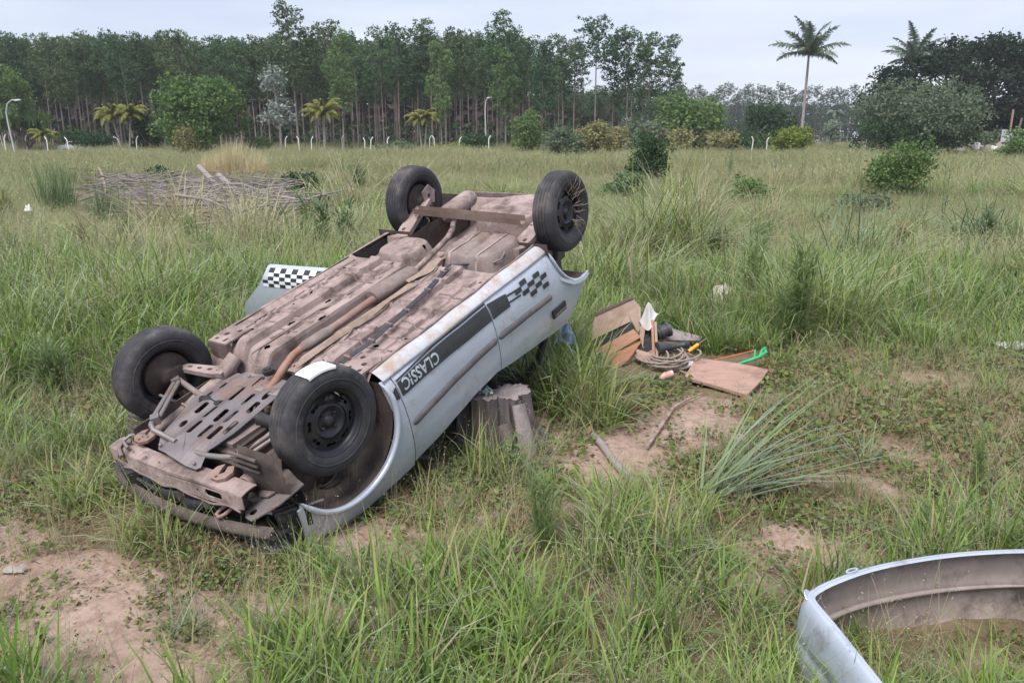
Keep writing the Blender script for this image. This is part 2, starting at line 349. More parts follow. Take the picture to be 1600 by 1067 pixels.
rdoor = side_panel(-.105, -1.265, lambda x: max(arch(x, RA), .238), lambda x: ip(x, [-1.27, -1.0, -.9, -.1], [.585, .86, belt(-.9), belt(-.1)]), -1, nx=60, dent=lambda x, z: wob(x, z) - .006).build('rear_door', 'paint', CAR)
MB().tube([(RA[0] + math.cos(a) * RA[2], -by(RA[0] + math.cos(a) * RA[2], max(.21, RA[1] + math.sin(a) * RA[2])) - .004, RA[1] + math.sin(a) * RA[2]) for a in np.linspace(.15, 1.65, 26)], .012, 8).build('arch_lip', 'paint', rdoor)
# torn lip strip curling out past the rear arch
lp = [(-.90, -.795, .43), (-.96, -.81, .475), (-1.03, -.815, .52), (-1.10, -.82, .54), (-1.15, -.825, .545), (-1.19, -.83, .54), (-1.23, -.83, .53)]
MB().grid(lambda i, v: Vector(lp[i]) + Vector((.0, -.004, .030)) * v, list(range(7)), [0, .5, 1], thick=(0, .012, .0)).build('torn_arch_strip', 'paint', CAR)
# sill from the pinch weld out to the door bottoms
def sill(sg):
    prof = [(.655, .188), (.668, .190), (.690, .196), (.712, .206), (.735, .222), (.744, .236), (.70, .25)]
    xs = np.linspace(-.845, .845, 50)
    mb = MB(); mb.grid(lambda x, k: (x, sg * prof[k][0] * (1 + .004 * math.sin(7 * x)), prof[k][1] + .004 * math.sin(5 * x + k)), xs, range(7)); return mb
s_ = sill(-1).build('sill', 'paint_dusty', CAR)
MB().tube([(x, -.658 + .004 * math.sin(13 * x), .184 + .003 * math.sin(31 * x)) for x in np.linspace(-.84, .85, 60)], .007, 6).build('seam_bead', 'under2', s_)
sill(1).build('sill', 'under', CAR)
# --- far (left) side: front door shut, rear door hanging open, fender gone
side_panel(-.095, .784, sillz, belt, 1).build('front_door', 'paint', CAR)
side_panel(-.95, -1.75, lambda x: max(arch(x, RA), .30), lambda x: .86, 1, nx=40).build('quarter_panel', 'paint', CAR)
def open_door():
    hx, hy = -.10, .74; mb = MB(); n = 26
    def f(u, v):                                   # u along the door from the hinge, v up the door
        z = .215 + v * .62; cut = .62 + .36 * smooth01(.23, .62, z) if z < .62 else .98
        a = u * cut; bow = ip(z, _pz, _py) - .80
        return (hx + bow + .02 * math.sin(a * 2), hy - .03 + a, z + .035 * a)
    mb.grid(f, np.linspace(0, 1, n), np.linspace(0, 1, 16), thick=(-.03, 0, 0))
    d = mb.build('open_rear_door', 'paint', CAR); d['label'] = 'open rear door with black and white checker strip'
    w_ = MB(); b_ = MB(); nr = 5
    for r in range(nr):
        for c in range(13):
            a0, a1 = .02 + c * .062, .02 + (c + 1) * .062; z0, z1 = .222 + r * .026, .222 + (r + 1) * .026
            if a1 > (.62 + .36 * smooth01(.23, .62, np.array(z0))): continue
            tgt = b_ if (r + c) % 2 == 0 else w_
            tgt.add([(hx + ip(z, _pz, _py) - .80 + .02 * math.sin(a * 2) + .003, hy - .03 + a, z + .035 * a) for a, z in ((a0, z0), (a1, z0), (a1, z1), (a0, z1))], [(0, 1, 2, 3)])
    w_.build('white_checks', 'decalwhite', d); b_.build('black_checks', 'decal', d)
open_door()
# --- decals, mouldings, handle on the near side
def skin(x, z, off): return (x, -by(x, z) + .006 - off - wob(x, z), z)
btop = lambda x: ip(x, [-.32, -.1, .4, .82], [.268, .243, .245, .268]); bbot = lambda x: ip(x, [-.32, -.1, .4, .82], [.362, .352, .350, .356])
def strip(x0, x1, zt, zb, m, par, name, off=.0055, n=30):
    mb = MB(); mb.grid(lambda x, v: skin(x, zt(x) + (zb(x) - zt(x)) * v, off), np.linspace(x0, x1, n), np.linspace(0, 1, 4)); return mb.build(name, m, par)
strip(-.092, .40, lambda x: btop(x) + .012, bbot, 'decal', fdoor, 'stripe')
strip(.40, .775, lambda x: btop(x) + .012, bbot, 'decal', fdoor, 'stripe')
strip(.797, .842, lambda x: btop(x) + .02 + .03 * ((x - .79) / .055) ** 2, lambda x: bbot(x) - .012 * ((x - .79) / .055) ** 2, 'decal', fend, 'stripe', n=8)
strip(-.092, .775, lambda x: btop(x) - .003, lambda x: btop(x) + .006, 'decal', fdoor, 'pinstripe')
strip(-.108, -.305, lambda x: btop(x) + .008, bbot, 'decal', rdoor, 'stripe', n=12)
ck = MB()
for c in range(8):
    x0 = -.318 - c * .074; x1 = x0 - .072
    if x1 < -.80: break
    zc = .256 + c * .008
    for r in range(4 if c > 1 else 3):
        if (r + c) % 2 or (c < 2 and r % 2 == 0):
            if c < 2: continue
            continue
        z0 = zc + r * .033; z1 = z0 + .032
        if max(arch(x1, RA), 0) > z0 - .012: continue
        ck.grid(lambda x, v: skin(x, z0 + (z1 - z0) * v, .0055), np.linspace(x0, x1, 4), [0, .5, 1])
for zz in (.285, .33):
    ck.grid(lambda x, v: skin(x, zz + .012 * v + (-.31 - x) * .09, .005), np.linspace(-.306, -.44, 6), [0, 1])
ck.build('checker_decal', 'decal', rdoor)
cu = bpy.data.curves.new('t', 'FONT'); cu.body = 'CLASSIC'; cu.size = .102; cu.offset = .0022; cu.shear = .10; cu.space_character = 1.06; cu.fill_mode = 'FRONT'; cu.resolution_u = 3
tv, tf = curve_geo(cu); xmax = max(v.x for v in tv); ymin = min(v.y for v in tv); ymax = max(v.y for v in tv)
MB().add([skin(.425 + v.x / xmax * .325, .272 + (v.y - ymin) / (ymax - ymin) * .066, .0085) for v in tv], tf).build('lettering', 'decalgrey', fdoor, fix=False)
def moulding(x0, x1, par):
    mb = MB(); zc = lambda x: .482 + .075 * max(0, x + .1) ** 1.6 + .05 * max(0, -.1 - x)
    def f(x, k):
        e = min(1, abs(x - x0) / .03 + .15, abs(x - x1) / .02 + .15); a = -math.pi / 2 + math.pi * k / 6
        return Vector(skin(x, zc(x) + .022 * math.sin(a) * e ** .5, .002)) + Vector((0, -.014 * math.cos(a) * e ** .5, 0))
    mb.grid(f, np.concatenate([np.linspace(x0, x0 + .03 * np.sign(x1 - x0), 5), np.linspace(x0, x1, 24)[2:-2], np.linspace(x1 - .03 * np.sign(x1 - x0), x1, 5)]), range(7)); mb.build('side_moulding', 'moulding', par)
moulding(.765, -.088, fdoor); moulding(-.112, -.765, rdoor)
hd = MB(); hd.box((-.83, -.797, .652), (.17, .016, .06)); hd.build('door_handle', 'black', rdoor)
MB().box((-.83, -.806, .667), (.15, .012, .018)).build('handle_grip', 'moulding', rdoor)
#mir = MB(); mir.grid(lambda u, v: (.73 - .09 * u, -.80 - .10 * v, .84 + .05 * math.sin(u * 3) - .02 * v), np.linspace(0, 1, 6), np.linspace(0, 1, 5), thick=(0, 0, .06)); mir.build('wing_mirror', 'paint', CAR, clamp=.03)
# --- cabin: inner skin, pillars, seats pressed roof, bonnet
for sg in (-1, 1):
    mb = MB(); mb.grid(lambda x, v: (x, sg * .66, .215 + v * (belt(max(-1, x)) - .215)), np.linspace(-.93, .80, 20), np.linspace(0, 1, 4)); mb.build('inner_door_panel', 'seat', CAR)
    for (xa, xb, zt) in ((.82, .30, 1.16), (-.10, -.14, 1.22), (-.80, -.55, 1.20)):
        MB().tube([(xa, sg * .70, belt(max(-1, xa)) - .05), ((xa + xb) / 2, sg * .65, (belt(max(-1, xa)) + zt) / 2), (xb, sg * .50, zt)], .035, 8, flat=.6).build('pillar', 'black', CAR, clamp=.02)  # pillars coloured black so the shade of the window gap is in their colour
roof = MB(); roof.grid(lambda x, y: (x, y, 1.20 + .04 * math.cos(y * 2.2) - .05 * (x + .15) ** 2), np.linspace(-.75, .42, 24), np.linspace(-.52, .52, 20), thick=(0, 0, -.02)); roof.build('roof', 'black', CAR, clamp=.015)  # roof coloured black: shadow of the crushed gap put into its colour
MB().grid(lambda x, y: (x, y, .80 + .03 * math.cos(y * 2) - .18 * max(0, x - 1.35)), np.linspace(.80, 1.74, 20), np.linspace(-.68, .68, 20), thick=(0, 0, -.015)).build('bonnet', 'paint', CAR, clamp=.02)
MB().grid(lambda x, y: (x, y, .93 + .02 * math.cos(y * 2)), np.linspace(-1.62, -1.05, 8), np.linspace(-.30, .66, 12), thick=(0, 0, -.015)).build('boot_lid', 'paint', CAR)
for sg in (-1, 1):
    MB().box((.05, sg * .34, .80), (.50, .44, .16)).box((-.17, sg * .34, 1.0), (.14, .42, .34), (0, -.2, 0)).build('front_seat', 'seat', CAR, clamp=.05)
MB().box((-.80, .02, .72), (.42, 1.16, .20)).build('rear_seat', 'seat', CAR)
MB().grid(lambda y, z: (.86, y, z), np.linspace(-.66, .66, 8), np.linspace(.30, .80, 6), thick=(.02, 0, 0)).build('firewall', 'darkmetal', CAR)
# --- floor pan: one pressed sheet with tunnel, rails, ribs, plugs and drain holes
def floor_z(x, y):
    z = np.full_like(x, .212)
    sm = lambda a, b, v: smooth01(a, b, v)
    tun = (1 - sm(.095, .115, np.abs(y - .03))) * (1 - sm(.80, 1.0, x)); z += .15 * tun
    for yc, w_, x0, x1 in ((-.335, .045, -.42, .93), (.385, .05, -.42, .93)):
        z -= .042 * (1 - sm(w_ - .004, w_ + .006, np.abs(y - yc))) * sm(x0, x0 + .04, x) * (1 - sm(x1 - .04, x1, x))
    for yc in (-.55, -.20, .24, .53):
        z += .018 * (1 - sm(.012, .020, np.abs(y - yc))) * sm(-.35, -.30, x) * (1 - sm(.60, .65, x))
    for xc in (-.18, .12, .47):
        z -= .014 * (1 - sm(.010, .018, np.abs(x - xc))) * (np.abs(y - .03) > .14) * (np.abs(y) < .62)
    # rear seat step and raised toe board
    z += .105 * (1 - sm(-.43, -.415, x)); z -= .018 * (1 - sm(.0, .03, np.abs(x + .40))) * (np.abs(y - .03) > .13)
    z += .16 * sm(.80, .98, x) ** 1.3
    # seat mount pads
    for xc, yc, a, b in ((-.12, -.50, .09, .07), (-.13, .50, .09, .07), (.33, .52, .08, .06), (.30, -.48, .07, .05), (-.30, .26, .06, .05)):
        z -= .016 * (1 - sm(.92, 1.06, np.maximum(np.abs(x - xc) / a, np.abs(y - yc) / b)))
        z -= .006 * (1 - sm(.6, 1.0, np.hypot(x - xc, y - yc) / .022))
    # humps either side of the tunnel behind the step
    z -= .125 * (1 - sm(.72, 1.03, (np.abs((x + .655) / .20) ** 3 + np.abs((y - .36) / .21) ** 3) ** (1 / 3)))
    # drain holes and plugs
    for xc, yc in ((.34, .24), (.02, .56), (-.22, .33), (.16, -.52), (.62, -.22), (.55, .58)):
        d = np.hypot(x - xc, y - yc); z -= .010 * (1 - sm(.003, .010, np.abs(d - .020)))
    edge = sm(.60, .655, np.abs(y)); z -= .016 * edge
    z += .006 * (vnoise(x, y, 7) - .5) + .010 * (vnoise(x, y, 2.5, 3) - .5)
    return z
xs = np.linspace(-.86, .98, 258); ysv = np.linspace(-.658, .658, 184); GX, GY = np.meshgrid(xs, ysv, indexing='ij'); GZ = floor_z(GX, GY)
n_, m_ = GX.shape
HOLES = ((.20, .30, .032, .013), (.52, .31, .034, .014), (-.05, -.25, .030, .012), (.22, -.235, .030, .012), (.46, -.26, .03, .012), (.58, -.46, .016, .016), (-.25, .58, .013, .013), (.66, .53, .014, .014), (.42, .50, .011, .011), (.05, .47, .011, .011),
         (.10, -.60, .011, .011), (.47, -.60, .012, .012), (-.3, -.58, .012, .012), (.70, .28, .019, .019), (.40, .16, .035, .014), (.33, .48, .011, .011), (.12, .53, .03, .012), (-.18, .22, .02, .012), (.80, .22, .02, .02), (.86, -.30, .025, .016), (-.70, .20, .014, .014))
CXg = (GX[:-1, :-1] + GX[1:, 1:]) / 2; CYg = (GY[:-1, :-1] + GY[1:, 1:]) / 2; solid = np.ones_like(CXg, bool)
for xc, yc, a, b in HOLES: solid &= ((CXg - xc) / a) ** 2 + ((CYg - yc) / b) ** 2 > 1
me = mesh_np('floor_pan', np.stack([GX.ravel(), GY.ravel(), GZ.ravel()], 1), [(i * m_ + j, i * m_ + j + 1, (i + 1) * m_ + j + 1, (i + 1) * m_ + j) for i in range(n_ - 1) for j in range(m_ - 1) if solid[i, j]], 'under', smooth=False)
floor = link('floor_pan', me, CAR)
# spot-welded seams and stiffening beads on the pan
for (x0, y0, x1, y1) in ((-.40, .235, .72, .275), (-.40, -.165, .80, -.19), (-.38, .60, .70, .585), (.60, .18, .60, .58), (-.10, .18, -.10, .62), (.62, -.20, .60, -.60), (-.06, -.42, -.06, -.62), (.30, -.43, .33, -.63)):
    n = 26; X = np.linspace(x0, x1, n); Y = np.linspace(y0, y1, n) + .004 * np.sin(np.linspace(0, 20, n)); Z = floor_z(X, Y); MB().tube([(a, b, c - .002) for a, b, c in zip(X, Y, Z)], .006, 6).build('floor_seam', 'under2', floor)
# bolted-on reinforcement plates with holes
def flat_plate(outer, holes, th, z, name, m, par, fn=None):
    V, Fc = plate(outer, holes, th); return MB().add([(fn(v) if fn else (v.x, v.y, v.z + z)) for v in V], Fc).build(name, m, par)
for sg, y0 in ((1, .47), (-1, -.47)):
    flat_plate([(.70, y0), (.90, y0), (.90, y0 + sg * .17), (.74, y0 + sg * .18), (.70, y0 + sg * .15)], [oval(.745, y0 + sg * .05, .016, .016), oval(.80, y0 + sg * .11, .018, .018), oval(.86, y0 + sg * .05, .022, .013), oval(.86, y0 + sg * .13, .014, .014)], .012, .183, 'jack_plate', 'under', CAR)
    MB().box((.885, y0 + sg * .09, .25), (.035, .17, .13)).build('sill_end_box', 'under2', CAR)
    MB().tube([(.93, sg * .36, .225), (1.0, sg * .38, .27), (1.1, sg * .41, .335), (1.3, sg * .44, .37), (1.62, sg * .46, .40)], [.055, .055, .05, .045, .045], 8, flat=.8).build('chassis_rail', 'under', CAR)
# --- exhaust, heat shield, brake lines
P = cp
pipe = [P(352, 700, .40), P(395, 665, .40), P(412, 620, .34), P(430, 596, .29), P(445, 573, .25), P(458, 555, .225), P(476, 541, .22)]
MB().tube(pipe, .024, 10).build('front_exhaust_pipe', 'rust', CAR)
a, b = P(474, 543, .22), P(514, 517, .22); d = b - a
MB().tube([a - d * .12, a, a + d * .12, b - d * .12, b, b + d * .12], [.026, .034, .040, .040, .034, .026], 14, flat=.8).build('resonator', 'under2', CAR)
MB().tube([P(512, 518, .22), P(540, 499, .225), P(566, 480, .23), P(583, 468, .23)], .026, 10).build('exhaust_pipe', 'rust2', CAR)
a, b = P(580, 464, .235), P(647, 425, .235); d = b - a
MB().tube([a, a + d * .02, a + d * .06, b - d * .06, b - d * .02, b], [.05, .066, .072, .072, .066, .04], 18, flat=.72).build('muffler', 'under2', CAR)
MB().tube([P(648, 424, .22), P(664, 408, .20), P(684, 388, .185), P(700, 371, .19), P(707, 358, .23), P(708, 348, .28), P(712, 338, .27)], .021, 10).build('tail_pipe', 'under', CAR)
a, b = P(694, 338, .21), P(735, 308, .21); d = b - a
MB().tube([a - d * .04, a, a + d * .1, b - d * .1, b, b + d * .05], [.035, .065, .082, .082, .065, .035], 18, flat=.85).build('rear_silencer', 'under', CAR)
hs = [P(x, y, .20) for x, y in ((455, 570), (490, 548), (530, 520), (565, 495), (600, 470), (640, 445))]
MB().grid(lambda i, v: Vector(hs[i]) + Vector((.0, -.055 * v - .012 * math.sin(i * 2.3), .012 * math.sin(v * 9 + i * 2))), range(6), np.linspace(0, 1, 7), thick=(0, 0, .004)).build('heat_shield', 'foil', CAR)
MB().grid(lambda i, v: (-.16 - .38 * i, -.075 - .07 * v + .010 * math.sin(i * 9), .190 + .010 * math.sin(i * 7 + v * 5)), np.linspace(0, 1, 12), np.linspace(0, 1, 6), thick=(0, 0, .005)).build('heat_shield', 'foil', CAR)
for k in range(3):
    o = .013 * k
    MB().tube([P(530, 566, .168) + [0, -o, 0], P(575, 535, .160) + [0, -o, 0], P(620, 494, .160) + [0, -o, 0], P(660, 458, .160) + [0, -o, 0], P(690, 426, .160) + [0, -o, 0], P(702, 414, .175) + [0, -o - .01 * k, 0], P(725, 412, .20) + [0, -o, 0], P(752, 414, .205) + [-.005 * k, 0, 0], P(775, 398, .21) + [-.008 * k, 0, 0]], .0052, 6).build('brake_line', 'cable', CAR)
for (px, py) in ((540, 557), (578, 531), (606, 506), (633, 484), (666, 452), (690, 424)):
    q = P(px, py, .163); MB().box(q + [0, -.012, .004], (.014, .052, .022), (0, 0, .15)).build('line_clip', 'rust2', CAR)
MB().tube([P(402, 573, .21), P(393, 566, .205), P(392, 553, .205), P(412, 540, .205), P(470, 502, .20)], .005, 6).build('brake_line', 'under2', CAR)
# --- fuel tank, filter, rear axle
def hump(x, y):
    s = (np.abs((x + .715) / .245) ** 4 + np.abs((y + .31) / .275) ** 4) ** .25
    z = .29 - .145 * (1 - smooth01(.76, 1.03, s)); z += .022 * (1 - smooth01(0, .025, np.abs(y + .30 + .12 * (x + .7)))) * (s < .9)
    z += .006 * (1 - smooth01(0, .02, np.abs(np.hypot(x + .72, y + .12) - .07))); return z
tx, ty = np.meshgrid(np.linspace(-.99, -.44, 60), np.linspace(-.61, -.01, 60), indexing='ij'); tz = hump(tx, ty)
me = mesh_np('fuel_tank', np.stack([tx.ravel(), ty.ravel(), tz.ravel()], 1), [(i * 60 + j, i * 60 + j + 1, (i + 1) * 60 + j + 1, (i + 1) * 60 + j) for i in range(59) for j in range(59)], 'under2', smooth=True)
tank = link('fuel_tank', me, CAR)
for yy in (-.42, -.19):
    MB().grid(lambda x, v: (x, yy + .022 * v, float(hump(np.array([x]), np.array([yy]))[0]) - .006), np.linspace(-.97, -.46, 24), [0, 1]).build('tank_strap', 'under', tank)
q = P(762, 401, .17); q2 = P(781, 392, .17)
MB().tube([q, q + (q2 - q) * .1, q2 - (q2 - q) * .1, q2], [.018, .030, .030, .016], 12).build('fuel_filter', 'under2', CAR)
MB().tube([q2, P(786, 386, .165), P(788, 396, .17), P(783, 405, .18), P(770, 411, .19)], .006, 6).build('fuel_hose', 'under2', CAR)
HUBR = (-1.22, .085)
bm_ = MB()
bp0, bp1 = Vector((-1.045, .52, .105)), Vector((-1.03, -.47, .115))
prof = [(.035, .0), (.032, -.045), (.012, -.052), (-.012, -.052), (-.032, -.045), (-.035, .0)]
bm_.grid(lambda t, k: bp0.lerp(bp1, t) + Vector((prof[k][0], 0, -prof[k][1] - .05)), np.linspace(0, 1, 16), range(6), thick=(0, 0, .004), sm=False)
bm_.build('rear_axle_beam', 'beam', CAR)
for sg in (-1, 1):
    V, Fc = plate([(-.76, -.045), (-.84, -.065), (-1.02, -.05), (-1.25, -.045), (-1.27, .045), (-1.10, .06), (-.92, .075), (-.76, .045)], [oval(-.80, 0, .016, .016), oval(-.90, .02, .018, .018)], .04)
    def arm_f(v): t = (v.x + .78) / -.46; return (v.x, sg * (.52 + .055 * t + .9 * v.y), .235 - .145 * max(-.1, t) + v.z)
    MB().add([arm_f(v) for v in V], Fc).build('trailing_arm', 'under', CAR)
    MB().box((-.79, sg * .53, .235), (.10, .13, .09), (0, .25, 0)).build('arm_bracket', 'under', CAR)
    sp = [(-1.10 + .052 * math.cos(t), sg * .53 + .052 * math.sin(t), .13 + .034 * t / 2) for t in np.linspace(0, 2 * math.pi * 4.2, 90)]
    MB().tube(sp, .0075, 6).build('coil_spring', 'darkmetal', CAR)
    MB().tube([(-1.30, sg * .585, .09), (-1.24, sg * .56, .48)], [.02, .026], 10).build('shock_absorber', 'darkmetal', CAR)
    V, Fc = plate([(-1.21, -.05), (-1.30, -.085), (-1.36, -.02), (-1.33, .07), (-1.22, .06)], [oval(-1.28, 0, .018, .018)], .010)
    MB().add([(v.x, sg * (.57 + v.z), .05 + v.y) for v in V], Fc).build('stub_bracket', 'under', CAR)
# --- boot floor with the spare wheel well
def boot_z(x, y):
    z = np.full_like(x, .42)
    d = np.hypot(x + 1.545, y + .03); z -= .205 * (1 - smooth01(.285, .33, d)); z += .012 * (1 - smooth01(.0, .02, np.abs(d - .20))) * 0
    z += .006 * (1 - smooth01(0, .012, np.abs(d - .235))); z -= .008 * (1 - smooth01(.05, .07, d)); z += .03 * (1 - smooth01(.012, .016, np.hypot(x + 1.70, y + .12)))
    for xc, yc in ((-1.44, .07), (-1.62, -.19), (-1.75, .03)): z -= .008 * (1 - smooth01(.018, .026, np.hypot(x - xc, y - yc)))
    z = np.where(x < -1.845, np.minimum(z, .28), z); z -= .05 * (1 - smooth01(0, .04, np.abs(y - .22 - .02))) * (x > -1.5) * 0
    return z + .008 * (vnoise(x, y, 5) - .5)
bx_, by_ = np.meshgrid(np.linspace(-1.88, -1.0, 90), np.linspace(-.42, .66, 108), indexing='ij'); bz_ = boot_z(bx_, by_)
me = mesh_np('boot_floor', np.stack([bx_.ravel(), by_.ravel(), bz_.ravel()], 1), [(i * 108 + j, i * 108 + j + 1, (i + 1) * 108 + j + 1, (i + 1) * 108 + j) for i in range(89) for j in range(107)], 'under', smooth=True)
link('boot_floor', me, CAR)
MB().grid(lambda y, v: (-1.885 + .02 * v - .03 * math.cos(y * 2), y, .245 + .36 * v + .02 * math.sin(y * 8) * v), np.linspace(-.42, .70, 30), np.linspace(0, 1, 8), thick=(.012, 0, 0)).build('rear_panel', 'under2', CAR)
MB().grid(lambda x, v: (x, .665 + .01 * v, .24 + .40 * v), np.linspace(-1.88, -1.45, 10), np.linspace(0, 1, 5), thick=(0, -.01, 0)).build('boot_side', 'under2', CAR)
MB().grid(lambda x, v: (x, -.43 - .01 * v, .34 + .45 * v), np.linspace(-1.5, -.95, 16), np.linspace(0, 1, 5), thick=(0, .01, 0)).build('boot_side', 'liner_r', CAR)
# --- wheel wells
def well(a, y0, y1, a0, a1, name, m, sg):
    mb = MB(); mb.grid(lambda t, y: (a[0] + math.cos(t) * (a[2] + .012 + .02 * (y1 - y) * 0), y, a[1] + math.sin(t) * (a[2] + .012)), np.linspace(a0, a1, 34), np.linspace(y0, y1, 6), thick=None)
    return mb.build(name, m, CAR)
wl = well(FA, -.755, -.44, -.35, math.pi + .25, 'wheel_liner', 'liner', -1)
for k in range(3):
    MB().tube([(1.595 + .012, y, .235 + .035 * k) for y in np.linspace(-.40, -.60, 6)], .010, 6).build('liner_rib', 'liner', wl)
inn = MB(); inn.grid(lambda x, v: (x, -.44 + .02 * math.sin(x * 9), .26 + v * (max(arch(x, (FA[0], FA[1], FA[2] + .02)), .27) - .26)), np.linspace(.845, 1.59, 24), np.linspace(0, 1, 10)); inn.build('inner_wing', 'liner_r', CAR)
MB().tube([(1.22, -.55, .32), (1.20, -.50, .45), (1.19, -.47, .68)], [.030, .045, .050], 12).build('front_strut', 'darkmetal', CAR)
MB().tube([(1.20 + .06 * math.cos(t), -.50 + .06 * math.sin(t), .44 + .020 * t) for t in np.linspace(0, 2 * math.pi * 3.5, 70)], .008, 6).build('coil_spring', 'darkmetal', CAR)
MB().tube([(1.20 + .06 * math.cos(t), .50 + .06 * math.sin(t), .44 + .020 * t) for t in np.linspace(0, 2 * math.pi * 3.5, 70)], .008, 6).build('coil_spring', 'darkmetal', CAR)
MB().tube([(1.22, .55, .32), (1.20, .50, .45), (1.19, .47, .68)], [.030, .045, .050], 12).build('front_strut', 'darkmetal', CAR)
well(RA, -.765, -.45, -.05, 1.7, 'wheel_well', 'liner_r', -1)
well(RA, .45, .765, -.05, math.pi + .05, 'wheel_well', 'liner_r', 1)
MB().grid(lambda x, v: (x, -.45, .20 + v * .40), np.linspace(-1.55, -.86, 12), np.linspace(0, 1, 6)).build('inner_wheel_well', 'liner_r', CAR)
MB().grid(lambda x, v: (x, .45, .20 + v * .40), np.linspace(-1.55, -.86, 12), np.linspace(0, 1, 6)).build('inner_wheel_well', 'liner_r', CAR)
# far front wing: inner panel and a few ribs of its torn liner
MB().grid(lambda x, v: (x, .44, .30 + v * .45), np.linspace(.86, 1.62, 12), np.linspace(0, 1, 6), thick=(0, -.01, 0)).build('inner_wing', 'liner_r', CAR, clamp=.03)
fl = MB()
for k in range(4): fl.tube([P(200 + 12 * k * 0 + t * 42, 645 + 8 * k + 10 * math.sin(t * 3.1), .42 + .03 * k) for t in np.linspace(0, 1, 8)], .010, 6)
fl.build('torn_liner', 'liner', CAR)
# --- wheels: designed with the outer face towards -y
def tyre_mesh():
    R, W2 = .283, .082
    prof = [(.172, -.060), (.180, -.072), (.205, -.081), (.235, -.083), (.258, -.078), (.270, -.068), (.277, -.060)]
    for yc in (-.036, -.012, .012, .036):
        prof += [(.2815, yc - .009), (.282, yc - .004), (.274, yc - .0035), (.274, yc + .0035), (.282, yc + .004), (.2815, yc + .009)]
    prof += [(.277, .060), (.270, .068), (.258, .078), (.235, .083), (.205, .081), (.180, .072), (.172, .060)]
    mb = MB(); mb.lathe(prof, 72)
    # raised ring on the sidewall and shallow lugs along the shoulders
    for sy in (-1, 1):
        mb.lathe([(.214, sy * .0815), (.216, sy * .0850), (.222, sy * .0850), (.224, sy * .0826)], 60)
    return mb
def rim_mesh():
    mb = MB()
    mb.lathe([(.186, -.066), (.183, -.071), (.174, -.071), (.170, -.064), (.164, -.058), (.152, -.052), (.150, -.040), (.146, -.020), (.146, .030), (.156, .048), (.168, .056), (.176, .068), (.184, .070), (.187, .064)], 56)
    holes = []
    for g in range(8):
        for e in (-.11, .11): holes.append(oval(math.cos(g * math.pi / 4 + e) * .122, math.sin(g * math.pi / 4 + e) * .122, .0105, .0145, g * math.pi / 4 + e, 10))
    V, Fc = plate(oval(0, 0, .149, .149, n=48), holes + [oval(0, 0, .094, .094, n=40)], .006)
    mb.add([(v.x, -.034 + v.z - (.149 - math.hypot(v.x, v.y)) * .26, v.y) for v in V], Fc)
    mb.lathe([(.096, -.041), (.090, -.047), (.080, -.050), (.074, -.046), (.064, -.030), (.050, -.027), (.030, -.027), (.028, -.040), (.020, -.046), (.001, -.047)], 40)
    return mb
def hub_mesh():
    mb = MB(); mb.lathe([(.001, -.005), (.125, -.005), (.138, .005), (.139, .050), (.130, .056), (.06, .060), (.055, .095), (.001, .097)], 36)
    for k in range(4):
        t = math.pi / 4 + k * math.pi / 2; mb.lathe([(.001, -.040), (.0085, -.040), (.0095, -.026)], 8, Matrix.Translation((math.cos(t) * .050, 0, math.sin(t) * .050)))
    return mb
hub0 = hub_mesh().build('wheel', 'hub', CAR); ty0 = tyre_mesh().build('tyre', 'rubber', hub0); ri0 = rim_mesh().build('rim', 'rim', hub0)
def wheel(x, y, z, sg, steer=0, camber=0, spin=0, first=False):
    if first: h, t, r = hub0, ty0, ri0
    else:
        h, t, r = hub0.copy(), ty0.copy(), ri0.copy()
        for o in (h, t, r): COL.objects.link(o)
        h.parent = CAR; t.parent = h; r.parent = h
    h.location = (x, y, z); h.rotation_euler = (Matrix.Rotation(steer + (math.pi if sg > 0 else 0), 3, 'Z') @ Matrix.Rotation(camber, 3, 'X') @ Matrix.Rotation(spin, 3, 'Y')).to_euler()
    return h
STEER = R_(7)
wheel(1.22, -.675, .233, -1, STEER, R_(2), .3, True)
wheel(1.22, .675, .233, 1, STEER, R_(2), 1.1)
wheel(-1.22, -.675, .085, -1, 0, R_(1), .7)
wheel(-1.22, .675, .085, 1, 0, R_(1), 2.0)
